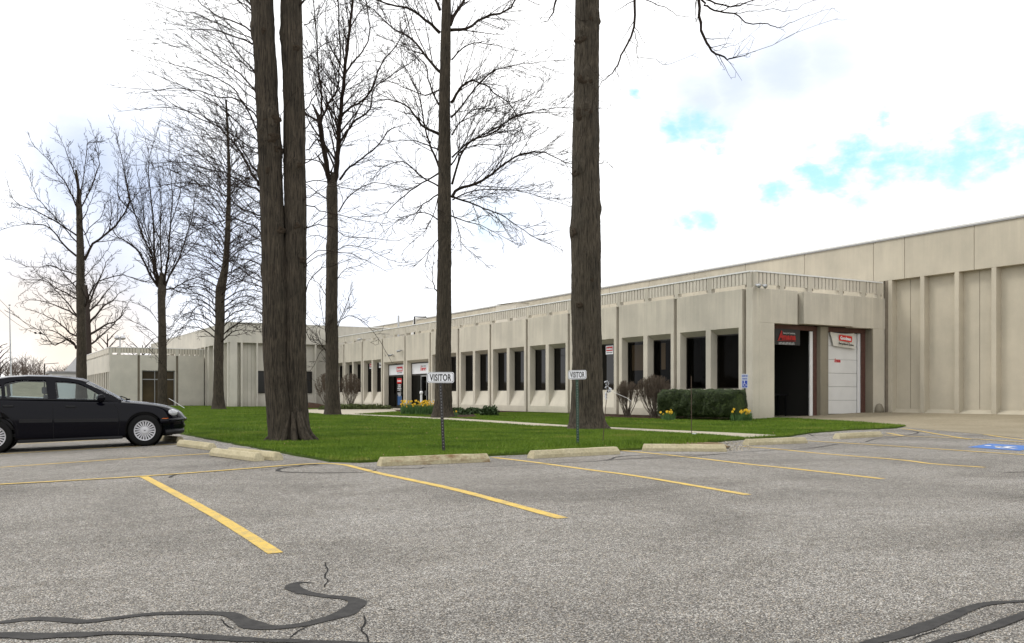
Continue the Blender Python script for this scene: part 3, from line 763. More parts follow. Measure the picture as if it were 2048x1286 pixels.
# shop fronts -----------------------------------------------------------------
XS = X0+Q
def face_text(s, size, width, yc, zc, X, m, parent, bold=.004, shear=0, name='lettering'):
    return obj(name, place(text_mb(s, size, width, bold, shear=shear), (X, yc, zc), (0, -1, 0), (0, 0, 1)), m, parent)
for k, brand in ((7, 'Amana'), (8, 'Goodman')):
    ya, yb = yk[k]+.21+.17, yk[k+1]-.22
    fr = MB(); t = .07
    fr.box(XS, XS+.08, ya, ya+t, ZB, 3.36); fr.box(XS, XS+.08, yb-t, yb, ZB, 3.36); fr.box(XS, XS+.08, ya+t, yb-t, 3.28, 3.36); fr.box(XS, XS+.08, ya+t, yb-t, 2.42, 2.54); fr.box(XS, XS+.08, ya+t, yb-t, ZB, ZB+.08)
    sf = obj('shop_front', fr, M['frame'], wing)
    obj('pane', MB().quad((XS+.05, ya+t, ZB+.08), (XS+.05, yb-t, ZB+.08), (XS+.05, yb-t, 2.42), (XS+.05, ya+t, 2.42)), M['glass'], sf)
    so = MB().box(XS+.02, XS+.045, ya+t, yb-t, 2.54, 3.28)
    s1 = empty('shop_sign', (XS+.02, (ya+yb)/2, 2.54), ('white transom sign with slanted red lettering over the right hand glass door' if k == 7 else 'white transom sign with red label over the left hand glass door'), 'sign')
    obj('sign_board', so, M['signwhite'], s1)
    dm = (yb+ya)/2-.3 if k == 7 else (ya+yb)/2-.25
    dy0, dy1 = dm-.5, dm+.5
    dd = MB(); mt = M['alu'] if k == 7 else M['frame']
    dd.box(XS-.01, XS+.03, dy0, dy0+.06, ZB+.02, 2.42); dd.box(XS-.01, XS+.03, dy1-.06, dy1, ZB+.02, 2.42); dd.box(XS-.01, XS+.03, dy0+.06, dy1-.06, 2.34, 2.42); dd.box(XS-.01, XS+.03, dy0+.06, dy1-.06, ZB+.02, ZB+.2)
    dob = obj('door', dd, mt, wing)
    obj('handle', MB().tube([(XS-.06, dy0+.12, 1.0), (XS-.06, dy0+.12, 1.35)], .015, 8), M['alu'], dob)
    if k == 7:
        face_text('A', .52, .22, (ya+yb)/2+.22, 2.95, XS+.016, M['red'], s1, .02, .2); face_text('mana', .36, .72, (ya+yb)/2-.30, 2.86, XS+.016, M['red'], s1, .02, .1)
        face_text('Heating & Air Conditioning', .09, .7, (ya+yb)/2-.25, 3.07, XS+.016, M['blackprint'], s1, .001)
    else:
        yc = (ya+yb)/2-.25
        obj('sign_label', MB().box(XS+.012, XS+.019, yc-.55, yc+.55, 2.78, 3.14), M['red'], s1)
        face_text('Goodman', .26, .95, yc, 2.96, XS+.009, M['signwhite'], s1, .012)
        face_text('Air Conditioning & Heating', .10, .95, yc, 2.68, XS+.016, M['blackprint'], s1, .001)
        dk = MB().box(XS-.004, XS+.0, dm-.42, dm+.42, 1.9, 2.28); dk2 = obj('door_label', dk, M['red'], dob)
        face_text('Goodman', .2, .7, dm, 2.1, XS-.008, M['signwhite'], dob, .01)
        for i, (t_, w_) in enumerate((('OPEN', .6), ('HOURS', .55), ('MON-FRI', .66), ('8 TO 5', .6))): face_text(t_, .13, w_, dm, 1.78-.13*i, XS-.002, M['signwhite'], dob, .004)
        for i, w_ in enumerate((.7, .6, .4)): face_text('AUTHORIZED DEALER'[:17-5*i], .09, w_, dm, 1.18-.1*i, XS-.002, M['signwhite'], dob, .002)
        obj('door_poster', MB().box(XS+.031, XS+.036, dm-.42, dm+.42, .3, .98), M['bluebox'], dob)
def sticker(px, py, w, h, label, kind):
    y, z = FX(px, py, XS-.01)
    s = empty('window_sign', (XS-.01, y, z-h/2), label, 'sign', 'small signs in the office windows')
    obj('sign_board', MB().box(XS-.012, XS-.004, y-w/2, y+w/2, z-h/2, z+h/2), M['signwhite'], s)
    if kind == 'r':
        obj('sign_label', MB().box(XS-.016, XS-.013, y-w*.43, y+w*.43, z-h*.12, z+h*.4), M['red'], s)
        face_text('Goodman', h*.34, w*.75, y, z+h*.14, XS-.020, M['signwhite'], s, .006)
        face_text('Heating & Air Conditioning', h*.15, w*.8, y, z-h*.3, XS-.016, M['blackprint'], s, .001)
    else: face_text('Amana', h*.5, w*.8, y, z, XS-.016, M['blackprint'], s, .01)
sticker(1219, 700, .62, .42, 'small white sign with red label in the dark window right of the big bare trunk', 'r')
sticker(742, 732, .6, .42, 'small white sign with red label in the second window left of the shop doors', 'r')
sticker(761, 730, .6, .42, 'small white sign with black lettering in the window beside the shop doors', 'b')
# wall lights
def flood(px, py, label, X=None, Y=None):
    if X is not None: y, z = FX(px, py, X); p = (X, y, z)
    else: x, z = FY(px, py, Y); p = (x, Y, z)
    e = empty('flood_light', p, label, 'light', 'twin flood lights on the office wing')
    x, y, z = p; nx, ny = (-1, 0) if X is not None else (0, -1)
    obj('bracket', MB().tube([(x, y, z), (x+.15*nx, y+.15*ny, z)], .035, 10).tube([(x+.12*nx-.12*ny, y+.12*ny-.12*nx, z), (x+.12*nx+.12*ny, y+.12*ny+.12*nx, z)], .018, 8), M['galv'], e)
    for s in (-1, 1):
        cx, cy = x+.14*nx+.17*s*ny, y+.14*ny+.17*s*nx
        pr = MB(); pr.tube([(cx, cy, z+.01), (cx+.06*nx, cy+.06*ny, z-.01), (cx+.16*nx, cy+.16*ny, z-.05), (cx+.20*nx, cy+.20*ny, z-.065)], [.035, .05, .085, .09], 14)
        obj('lamp_head', pr, M['galv'], e, smooth=True)
flood(787, 709.5, 'twin flood light on the panel above the left hand shop door', X=X0-.002)
flood(804.5, 701, 'small round flood light just right of and above the other one over the doors', X=X0-.002)
flood(1513, 571, 'flood light under the roof screen at the garage corner', Y=YG-.005)
flood(725, 678, 'flood light at the top of the far window bays', X=X0-.002)
# roof items
pv = empty('vent_pipe', (30.5, FX(797, 640, 30.5)[0], 5.2), 'thin grey vent pipe standing on the office roof', 'pipe')
y_ = FX(797, 640, 31.)[0]; obj('pipe', MB().tube([(31, y_, 5.2), (31, y_, FX(797, 631, 31.)[1])], .08, 10), M['galv'], pv)
X_ = 31.; pa = [FX(x, y, X_) for x, y in ((829, 655), (829, 633.5), (852, 634.5))]
dkp = empty('roof_pipe', (X_, pa[0][0], 5.2), 'dark bent pipe rising over the office roof screen', 'pipe')
obj('pipe', MB().tube([(X_, pa[0][0], 5.2), (X_, pa[1][0], pa[1][1]), (X_, pa[2][0], pa[2][1])], .06, 8), M['black'], dkp)
obj('elbow', MB().tube([(X_+.5, pa[0][0]+1.6, 5.6), (X_+.5, pa[0][0]+1.5, 6.5), (X_+.5, pa[0][0]+.9, pa[1][1]-.05), (X_+.5, pa[0][0]-1, pa[1][1]-.1)], .12, 10), M['coping'], dkp)
ya_, yb_2 = FX(1043, 610, 31.)[0], FX(1002, 612, 31.)[0]
rv = empty('roof_hatch', (31, (ya_+yb_2)/2, 5.28), 'low white roof unit with a sloped lid behind the ribbed screen', 'roof unit')
zt = FX(1020, 606, 31.)[1]
hm = MB().box(30.6, 31.6, ya_, yb_2, 5.28, zt-.12); obj('housing', hm, M['screen'], rv)
hm = MB().quad((30.5, ya_-.1, zt-.115), (31.7, ya_-.1, zt-.115), (31.7, yb_2+.1, zt), (30.5, yb_2+.1, zt-.03)); obj('lid', hm, M['coping'], rv)

# ------------------------------------------------------------------ tall warehouse
XB = 35.09
big = empty('warehouse', (XB, 20, 0), 'tall windowless concrete warehouse with deep vertical pilasters', 'building')
TB, LBz = 7.95, 6.10
ZW = .24
joints = [31.77, 27.77, 26.16, 22.92, 19.7, 16.45, 13.2, 9.95, 6.7]
js = sorted(joints)
fa = MB(); edges = [-10.]+js+[35.77+4*i for i in range(14)]
edges = sorted(edges)
for a, b in zip(edges[:-1], edges[1:]): fa.box(XB, XB+.4, a+.012, b-.012, LBz, TB)
fa.box(XB, XB+.4, edges[-1]+.012, 100, LBz, TB)
obj('fascia', fa, M['conc_big'], big, bevel=.008)
obj('fascia_backing', MB().box(XB+.06, XB+.38, -9.9, 99.9, LBz+.02, TB-.02), M['conc_seam'], big)
obj('coping', MB().box(XB-.05, XB+.46, -10, 100, TB+.002, TB+.07), M['coping'], big)
obj('flashing', MB().box(XB-.052, XB-.01, -10, 100, TB-.06, TB+.0), M['flash'], big)
pil = [27.0-1.605*i for i in range(24)]
pm = MB()
for y in pil: obj('pilaster', MB().box(XB, XB+.4, y-.2, y, ZW, LBz), M['conc_big'], big, bevel=.01)
rc = MB(); rc.box(XB+.33, XB+.6, -11.8, 27.2, 0, LBz)
obj('recessed_wall', rc, M['conc_big'], big)
sl = MB()
for i, y in enumerate(pil[:-1]):
    a, b = y-.2, pil[i+1]
    sl.quad((XB+.001, a, ZW+.01), (XB+.001, b, ZW+.01), (XB+.33, b, ZW+.17), (XB+.33, a, ZW+.17))
obj('wall_base', join(sl, MB().box(XB+.002, XB+.3, -11, 27, -.1, ZW-.001)), M['conc_big'], big)
jt = MB()
for y in [p-.9 for i, p in enumerate(pil) if i % 2 == 0]: jt.box(XB+.322, XB+.335, y-.008, y+.008, ZW+.2, LBz-.02)
obj('panel_joints', jt, M['conc_seam'], big)
obj('side_wall', MB().box(XB+.01, XB+.5, 27.25, 99, 0, LBz-.002), M['conc_big'], big)
obj('warehouse_body', MB().box(XB+.6, XB+60, -10, 100, 0, TB-.15), M['roof'], big)
# dark slot between wing and warehouse
obj('corner_slot', MB().box(XB+.0, XB+.35, 27.01, 27.15, ZW, LBz-.002), M['conc_seam'], big)

# ------------------------------------------------------------------ rear tall building
YR = 79.0; XR = 18.55; ZR = 7.15; LR = 5.48
rear = empty('rear_building', (XR, YR, 0), 'tall pale concrete block behind the twin tree with two black windows', 'building')
obj('fascia', MB().box(XR, 35.0, YR, YR+.5, LR, ZR).box(XR, XR+.5, YR+.5, 118, LR, ZR), M['conc_rear'], rear)
obj('coping', MB().box(XR-.04, 35.0, YR-.04, YR+.5, ZR+.002, ZR+.07).box(XR-.04, XR+.5, YR+.5, 118, ZR+.002, ZR+.07), M['coping'], rear)
obj('recessed_wall', MB().box(XR+.45, 35, YR+.45, 118, 0, LR), M['conc_rear'], rear)
obj('roof', MB().box(XR+.5, 35, YR+.5, 118, LR, ZR-.3), M['roof'], rear)
pr = MB()
def fpx(px): return FY(px, 750, YR)[0]
for a, b in ((460, 474.5), (482, 485.5), (513, 516), (630, 633), (655, 657.5), (572, 575)):
    obj('pilaster', MB().box(fpx(a), fpx(b), YR, YR+.46, 0, LR), M['conc_rear'], rear)
for px in (455, 444, 427, 416, 409):
    y = FX(px, 750, XR)[0]; obj('pilaster', MB().box(XR, XR+.46, y-.18, y+.18, 0, LR), M['conc_rear'], rear)
for i in range(10): y = 90+i*2.6; obj('pilaster', MB().box(XR, XR+.46, y-.18, y+.18, 0, LR), M['conc_rear'], rear)
obj('panel_joints', MB().box(fpx(497), fpx(497)+.02, YR+.44, YR+.46, .1, LR).box(fpx(505), fpx(505)+.02, YR+.44, YR+.46, .1, LR), M['conc_seam'], rear)
def wyp(x0, x1, z0, z1, Y, parent, mull=()):
    w = MB(); t = .06
    w.box(x0, x0+t, Y, Y+.06, z0, z1); w.box(x1-t, x1, Y, Y+.06, z0, z1); w.box(x0+t, x1-t, Y, Y+.06, z0, z0+t); w.box(x0+t, x1-t, Y, Y+.06, z1-t, z1)
    for q in mull:
        if q[0] == 'v': w.box(q[1]-.03, q[1]+.03, Y-.003, Y+.057, z0+t, z1-t)
        else: w.box(x0+t, x1-t, Y-.002, Y+.058, q[1]-.04, q[1]+.04)
    f = obj('window', w, M['frame'], parent)
    pn = obj('pane', MB().quad((x0+t, Y+.05, z0+t), (x1-t, Y+.05, z0+t), (x1-t, Y+.05, z1-t), (x0+t, Y+.05, z1-t)), M['black'], f)
    return f
wx0 = fpx(516.5); wx1 = fpx(572)
wyp(wx0, wx1, 1.2, 3.12, YR+.38, rear); wyp(fpx(575.5), fpx(627), 1.2, 3.12, YR+.38, rear)

# ------------------------------------------------------------------ far low wing
YL = 88.0; XL, XL2 = FY(219, 700, YL)[0], 18.5
ZL = 5.28
far = empty('entrance_wing', (XL, YL, 0), 'low pale entrance wing with a dark glazed door at the far left', 'building')
dl0, dl1 = FY(284, 750, YL)[0], FY(350, 750, YL)[0]; zd = 3.25
j1, j2 = FY(277.5, 750, YL)[0], FY(354.5, 750, YL)[0]
def yface(x0, x1, z0, z1, name='wall_panel'): obj(name, MB().box(x0, x1, YL, YL+.3, z0, z1), M['conc_rear'], far, bevel=.01)
PT = 4.62
yface(XL, j1-.1, 0, PT); yface(j2+.1, XL2-.05, 0, PT); yface(j1+.1, j2-.1, zd, PT); 
obj('door_jamb', MB().box(j1+.1, dl0, YL, YL+.3, 0, zd-.001).box(dl1, j2-.1, YL, YL+.3, 0, zd-.001), M['conc_rear'], far)
for jj in (j1, j2): obj('panel_seam', MB().box(jj-.1, jj+.1, YL+.1, YL+.25, 0, PT), M['conc_seam'], far)
dw = wyp(dl0, dl1, .05, zd-.01, YL+.2, far, (('h', 2.45), ('v', (dl0+dl1)/2-.3)))
dw.children[0].data.materials[0] = M['lobby']; dw.data.materials[0] = M['flash']
obj('wall_panel', MB().box(XL, XL+.3, YL+.301, 112, 3.1, PT), M['conc_rear'], far)
fn = MB()
for i in range(14): y = YL+.9+i*1.7; obj('wall_fin', MB().box(XL, XL+.25, y, y+.45, 0, 3.1), M['conc_rear'], far)
obj('recessed_wall', MB().box(XL+.25, XL+.45, YL+.31, 112, 0, 3.1), M['conc_seam'], far)
obj('roof', MB().box(XL+.3, XL2, YL+.3, 112, 4.2, 4.5), M['roof'], far)
cp = MB(); rb = MB(); po = MB(); bk = MB()
cp.box(XL-.03, XL2, YL-.03, YL+.16, ZL-.06, ZL).box(XL-.03, XL+.16, YL+.16, 112, ZL-.06, ZL)
bk.box(XL+.03, XL2, YL+.03, YL+.12, PT+.17, ZL-.06).box(XL+.03, XL+.12, YL+.12, 112, PT+.17, ZL-.06)
n = int((XL2-XL)/.235)
for i in range(n): rb.box(XL+.235*i+.03, XL+.235*i+.215, YL, YL+.03, PT+.14, ZL-.062)
rb.box(XL, XL+.03, YL, 112, PT+.14, ZL-.062)
for x in [XL+.12, j1-1.6, j1, j1+2, j2, j2+2, XL2-.2]: obj('screen_post', MB().box(x-.12, x+.12, YL-.012, YL+.16, PT-.02, ZL-.061), M['conc_rear'], far)
for i in range(13): y = YL+1.9*i+.3; obj('screen_post', MB().box(XL-.012, XL+.16, y, y+.25, PT-.02, ZL-.061), M['conc_rear'], far)
obj('screen_cap', cp, M['coping'], far); obj('ribbed_screen', rb, M['screen'], far); obj('screen_backing', bk, M['conc_seam'], far)

# ------------------------------------------------------------------ signs
def visitor(px, py, base, W, H, mpost, label, tilt, ztop):
    x, y = base; z0 = g(x)+.02
    e = empty('visitor_sign', (x, y, z0), label, 'sign', 'visitor parking signs', rot=(0, 0, 0))
    top = Vector(ztop); bot = Vector((x, y, z0-.1))
    d = Vector((C_, -S_, 0))                        # square to the lot
    po = MB(); hw = .026
    nrm = Vector((-S_, -C_, 0))
    # U channel post
    for (a0, a1, b0, b1) in ((-hw, hw, 0, .006), (-hw, -hw+.008, .006, .024), (hw-.008, hw, .006, .024)):
        k = len(po.v)
        for P_ in (bot, top):
            for (a, b) in ((a0, b0), (a1, b0), (a1, b1), (a0, b1)): q = P_+d*a-nrm*b; po.v.append(tuple(q))
        po.f += [(k, k+1, k+5, k+4), (k+1, k+2, k+6, k+5), (k+2, k+3, k+7, k+6), (k+3, k, k+4, k+7), (k+4, k+5, k+6, k+7)]
    obj('post', po, mpost, e)
    hl = MB(); L = (top-bot).length; n = int(L/.05)
    for i in range(4, n-3):
        c = bot.lerp(top, i/n)+nrm*.0015
        hl.quad(*[tuple(c+d*(.006*math.cos(w))+Vector((0, 0, 1))*(.006*math.sin(w))) for w in np.linspace(0, 2*PI, 9)[:-1]])
    obj('post_holes', hl, M['galv'], e)
    up = (top-bot).normalized(); ux = (d*math.cos(tilt)+Vector((0, 0, 1))*math.sin(tilt)).normalized(); uy = nrm.cross(ux)*-1
    uy = ux.cross(-nrm)*-1
    uy = Vector((0, 0, 1)); uy = (uy-ux*uy.dot(ux)).normalized()
    c = Vector(AT(px, py, (x*S_+y*C_)))+nrm*.012
    def rrect(w, h, r, z):
        out = []
        for (sx, sy, a0) in ((1, 1, 0), (-1, 1, 90), (-1, -1, 180), (1, -1, 270)):
            for t in range(0, 91, 15):
                a = math.radians(a0+t); out.append((sx*(w/2-r)+r*math.cos(a), sy*(h/2-r)+r*math.sin(a), z))
        return out
    def slab(w, h, r, z0, z1):
        mb = MB(); a = rrect(w, h, r, z0); b = rrect(w, h, r, z1); n = len(a); mb.v = a+b; mb.f = [tuple(range(n))[::-1], tuple(n+i for i in range(n))]
        for i in range(n): j = (i+1) % n; mb.f.append((i, j, n+j, n+i))
        return mb
    ux_, uy_ = ux, uy            # ux x uy must face the viewer
    if ux.cross(uy).dot(nrm) < 0: pass
    pl = lambda mb: place(mb, c, ux, uy)
    obj('sign_plate', pl(slab(W, H, .035, -.002, .001)), M['signwhite'], e)
    obj('sign_border', pl(slab(W-.02, H-.02, .030, .001, .002)), M['blackprint'], e)
    obj('sign_face', pl(slab(W-.036, H-.036, .024, .002, .003)), M['signwhite'], e)
    obj('lettering', pl(join(*[place(text_mb('VISITOR', H*.86, W*.80, .004, .0015), (0, 0, .0045), (1, 0, 0), (0, 1, 0))])), M['blackprint'], e).location.z += 0
    for dy in (.05, -.05): obj('bolt', pl(MB().lathe([(.008, .003), (.008, .008), (0, .009)], (0, dy*.9, 0), 'z', 8)), M['blackprint'], e)
    return e
b1 = G(888, 908); b2 = G(1156, 895)
dd1 = b1[0]*S_+b1[1]*C_; dd2 = b2[0]*S_+b2[1]*C_
visitor(881, 755, b1, 54/F_*dd1, 21.5/F_*dd1, M['postblack'], 'white visitor sign on a leaning brown black punched post, the nearer one', 0.0, AT(880, 750, dd1))
visitor(1154.5, 749.5, b2, 36.5/F_*dd2, 18/F_*dd2, M['postgreen'], 'white visitor sign on a dark green post in front of the big trunk', 0.02, AT(1154, 745, dd2))
# reserved parking sign beside the corner
rx, ry = 26.3, 28.1
px0, py0 = 1489.5, 748; dR = rx*S_+ry*C_
rx, ry, _ = AT(1489.5, 800, 36.6)
rs = empty('reserved_parking_sign', (rx, ry, g(rx)), 'pale blue accessible parking sign on a thin post beside the hedge', 'sign')
rd = Vector((C_, -S_, 0)); rn = Vector((-S_, -C_, 0))
zt_ = AT(1489, 748, 36.6)[2]; zb_ = AT(1489, 776.5, 36.6)[2]
obj('post', MB().tube([(rx+.03, ry+.05, 0), (rx+.03, ry+.05, zt_-.05)], .024, 8), M['postgreen'], rs)
cR = Vector((rx, ry, (zt_+zb_)/2)); hh = zt_-zb_; ww = 13.5/F_*36.6
def rq(u0, u1, v0, v1, off): return [tuple(cR+rd*u+Vector((0, 0, v))+rn*off) for u, v in ((u0, v0), (u1, v0), (u1, v1), (u0, v1))]
obj('sign_plate', place(MB().box(-ww/2, ww/2, -hh/2, hh/2, -.003, .001), cR, rd, (0, 0, 1)), M['signgrey'], rs)
obj('emblem_field', place(MB().box(-ww*.36, ww*.36, -hh*.44, hh*.04, .001, .004), cR, rd, (0, 0, 1)), M['signblue'], rs)
sy = MB(); 
sy.tube([(-.02, -.01, .006), (-.015, -.10, .006), (.04, -.10, .006), (.07, -.16, .006), (.09, -.15, .006)], .010, 6)
wp = [(-.01+.055*math.cos(a), -.155+.055*math.sin(a)+.02, .006) for a in np.linspace(1.6, 5.9, 14)]; sy.tube(wp, .007, 6)
sy.lathe([(.018, .004), (.018, .009), (0, .009)], (-.02, .012, 0), 'z', 12)
obj('emblem', place(sy, cR+Vector((0, 0, -.012)), rd, (0, 0, 1)), M['signwhite'], rs)
obj('lettering', place(join(place(text_mb('RESERVED', .085, ww*.82, .003, .001), (0, hh*.36, .003), (1, 0, 0), (0, 1, 0)), place(text_mb('PARKING', .085, ww*.72, .003, .001), (0, hh*.17, .003), (1, 0, 0), (0, 1, 0))), cR, rd, (0, 0, 1)), M['signblue'], rs)
# stakes with tape
sx_, sy_ = G(1205, 892); dS = sx_*S_+sy_*C_
stk = empty('tape_stake', (sx_, sy_, 0), 'thin rusty stake with crumpled silver tape on top beside the big trunk', 'stake')
obj('rod', MB().tube([AT(1205, 894, dS), AT(1210, 830, dS), AT(1216, 762, dS)], .008, 6), M['stake'], stk)
cl = MB(); r2 = random.Random(4)
for i in range(26):
    c = Vector(AT(1216+r2.uniform(-4, 5), r2.uniform(762, 786), dS)); a = Vector((r2.uniform(-1, 1), r2.uniform(-1, 1), r2.uniform(-1, 1))).normalized()*.035; b = a.orthogonal().normalized()*.022
    cl.quad(tuple(c-a-b), tuple(c+a-b*.4), tuple(c+a+b), tuple(c-a*.6+b))
for i in range(8): c = Vector(AT(1212+r2.uniform(-1.5, 1.5), 786+i*1.6, dS)); a = Vector((.012, 0, .01)); b = Vector((0, .01, .015)); cl.quad(tuple(c-a-b), tuple(c+a-b), tuple(c+a+b), tuple(c-a+b))
obj('tape', cl, M['foil'], stk)
tp = empty('guide_tape', AT(1222, 779, dS), 'loose pale cord trailing from the taped stake towards the brown shrubs', 'cord')
obj('cord', MB().tube([AT(1217, 776, dS), AT(1227, 784, dS), AT(1240, 790, dS), AT(1254, 796, dS), AT(1262, 802, dS)], .004, 5), M['rope'], tp)
sx2, sy2 = G(1383, 873); dS2 = sx2*S_+sy2*C_
s2 = empty('marker_stake', (sx2, sy2, 0), 'thin bare stake with silver tape at its foot in front of the hedge', 'stake')
obj('rod', MB().tube([(sx2, sy2, 0), AT(1382.5, 752, dS2)], .009, 6), M['stake'], s2)
cl = MB()
for i in range(12):
    c = Vector(AT(1385+r2.uniform(-3, 6), r2.uniform(867, 876), dS2)); a = Vector((r2.uniform(-1, 1), r2.uniform(-1, 1), r2.uniform(-1, 1))).normalized()*.04; b = a.orthogonal().normalized()*.02
    cl.quad(tuple(c-a-b), tuple(c+a-b*.4), tuple(c+a+b), tuple(c-a*.6+b))
obj('tape', cl, M['foil'], s2)
# path bollard light by the daffodils
bx_, by_, _ = AT(842.5, 800, 50)
bo = empty('path_light', (bx_, by_, 0), 'short white path light with a round head behind the daffodils', 'light')
obj('post', MB().tube([(bx_, by_, 0), (bx_, by_, AT(842, 789, 50)[2])], .06, 10), M['white'], bo)
obj('lamp_head', MB().lathe([(0, -.02), (.07, 0), (.095, .09), (.07, .18), (0, .20)], (bx_, by_, AT(842, 789, 50)[2]), 'z', 14), M['white'], bo, smooth=True)

# ------------------------------------------------------------------ trees
def rdir(r):
    z = r.uniform(-1, 1); a = r.uniform(0, 2*PI); s = math.sqrt(1-z*z); return Vector((s*math.cos(a), s*math.sin(a), z))
def grow(mb, p, d, L, r, lvl, R, P):
    """P: dict(levels, n, ang, len, up, wig, rmin, sides)"""
    n = P['segs'][lvl]; seg = L/n; pts = [p.copy()]; rs = [r]; q = p.copy(); dr = d.normalized()
    rt = max(P['rmin'], r*P['taper'])
    up = P['up'][lvl]; wg = P['wig'][lvl]
    for i in range(n):
        dr = (dr+rdir(R)*wg+Vector((0, 0, up))).normalized(); q = q+dr*seg; pts.append(q.copy()); rs.append(max(P['rmin'], r+(rt-r)*(i+1)/n))
    mb.tube(pts, rs, P['sides'][lvl], cap=False)
    if lvl+1 < P['levels']:
        children(mb, pts, rs, L, lvl, R, P)
def children(mb, pts, rs, L, lvl, R, P, t0=.12, dens=None):
    k = max(1, int(L*(dens or P['dens'][lvl])+R.random())); m = len(pts)-1
    for c in range(k):
        t = t0+(1-t0)*((c+R.random()*.9)/k); i = min(m-1, int(t*m)); f = t*m-i
        q = pts[i].lerp(pts[i+1], f); par = (pts[i+1]-pts[i]).normalized()
        az = rdir(R); az = (az-par*az.dot(par)).normalized(); az = (az+Vector((0, 0, P.get('azup', .25)))).normalized()
        a = math.radians(P['ang'][lvl]*R.uniform(.7, 1.25)); dd = par*math.cos(a)+az*math.sin(a)
        l2 = P['len'][lvl]*R.uniform(.55, 1.15)*(1-.55*t)*(L if P.get('rel', True) else 1)
        l2 = min(l2, P.get('maxl', 9)); l2 = max(l2, P['minl'])
        grow(mb, q, dd, l2, max(P['rmin'], rs[i]*P.get('rk', .42)), lvl+1, R, P)
def limb(mb, tree_d, pts, r0, r1, R, P, drift=None, dens=None, tip=True):
    """limb traced at the tree's own distance, drifting in depth away from the trunk"""
    drift = R.uniform(-.6, .6) if drift is None else drift
    r0 *= P.get('r0k', 1)
    W = []; x0 = pts[0][0]; y0 = pts[0][1]
    for (x, y) in pts:
        off = math.hypot(x-x0, y-y0)/F_*tree_d; W.append(Vector(AT(x, y, tree_d+drift*off)))
    # resample with wiggle
    Q_ = []; 
    for i in range(len(W)-1):
        p0, p1, p2, p3 = W[max(i-1, 0)], W[i], W[i+1], W[min(i+2, len(W)-1)]
        for k in range(3):
            t = k/3; q = .5*((2*p1)+(p2-p0)*t+(2*p0-5*p1+4*p2-p3)*t*t+(3*p1-p0-3*p2+p3)*t**3)
            if i+k > 0: q = q+rdir(R)*P.get('jit', .03)
            Q_.append(q)
    Q_.append(W[-1]); n = len(Q_)-1
    rs = [max(P['rmin'], r0+(r1-r0)*(i/n)**.8) for i in range(n+1)]
    mb.tube(Q_, rs, 6, cap=False)
    L = sum((Q_[i+1]-Q_[i]).length for i in range(n))
    children(mb, Q_, rs, L, 0, R, P, .1, dens)
    if tip:
        d = (Q_[-1]-Q_[-2]).normalized(); grow(mb, Q_[-1], d, L*.25+.3, r1, 1, R, P)
    return Q_
def trunk_mesh(pts, sides=40, seg=.10, furrow=.018, seed=0, burls=(), flare=None):
    """pts = [(Vector, radius)]; furrowed bark, root flare, burls = [(height, angle, size)]"""
    P_ = []; 
    for i in range(len(pts)-1):
        a, ra = pts[i]; b, rb_ = pts[i+1]; n = max(1, int((b-a).length/seg))
        p0 = pts[max(i-1, 0)][0]; p3 = pts[min(i+2, len(pts)-1)][0]
        for k in range(n):
            t = k/n; c = .5*((2*a)+(b-p0)*t+(2*p0-5*a+4*b-p3)*t*t+(3*a-p0-3*b+p3)*t**3); P_.append((c, ra+(rb_-ra)*t))
    P_.append(pts[-1]); mb = MB(); n = len(P_)
    z0 = P_[0][0].z
    for (c, r) in P_:
        h = c.z-z0
        for j in range(sides):
            w = 2*PI*j/sides; ca, sa = math.cos(w), math.sin(w); rr = r
            if flare: rr *= 1+flare*math.exp(-h/.20)*(.55+.45*math.sin(w*5+seed)+.35*math.sin(w*3+seed*2)+.2*math.sin(w*11+seed))
            v = Vector((ca*r*9+seed*7, sa*r*9, c.z*.9)); f = mnoise.noise(v*1.2); f2 = mnoise.noise(Vector((ca*r*30+seed, sa*r*30, c.z*2.2)))
            rr += furrow*1.3*(abs(f2)*-2+.5)+furrow*.9*f
            rr += .05*r*mnoise.noise(Vector((ca, sa, c.z*.6+seed)))
            for (bz, ba, bs) in burls:
                dw = (w-ba+PI) % (2*PI)-PI; e = math.exp(-((c.z-bz)/(bs*1.3))**2-(dw*r/(bs))**2); rr += bs*.55*e-bs*.5*math.exp(-((c.z-bz)/(bs*.45))**2-(dw*r/(bs*.4))**2)
            mb.v.append((c.x+ca*rr, c.y+sa*rr, c.z))
    mb.f.append(tuple((n-1)*sides+j for j in range(sides)))
    for i in range(n-1):
        for j in range(sides):
            a_ = i*sides+j; b_ = i*sides+(j+1) % sides; mb.f.append((a_, b_, b_+sides, a_+sides))
    return mb
def tpts(d, L):
    """trunk trace [(px,y,width_px)] -> [(Vector, radius)]"""
    out = []
    for (x, y, w) in L: out.append((Vector(AT(x, y, d)), w/2/F_*d))
    return out
BASE = dict(levels=4, segs=[6, 5, 4, 3], dens=[3.0, 3.2, 3.5, 3], ang=[48, 42, 40, 40], len=[.42, .45, .5, .5], up=[.05, .04, .02, .0], wig=[.14, .16, .18, .2],
            rmin=.007, taper=.25, sides=[5, 4, 3, 3], minl=.25, maxl=3.5)
def PP(**k): d = dict(BASE); d.update(k); return d
def tree(name, loc, label, group='bare trees on the lawn'):
    return empty(name, (loc[0], loc[1], g(loc[0])), label, 'tree', group)
def vangle(dx, dy): # angle for burl facing camera-left / front etc.
    return math.atan2(dy, dx)
FRONT = math.atan2(-C_, -S_)

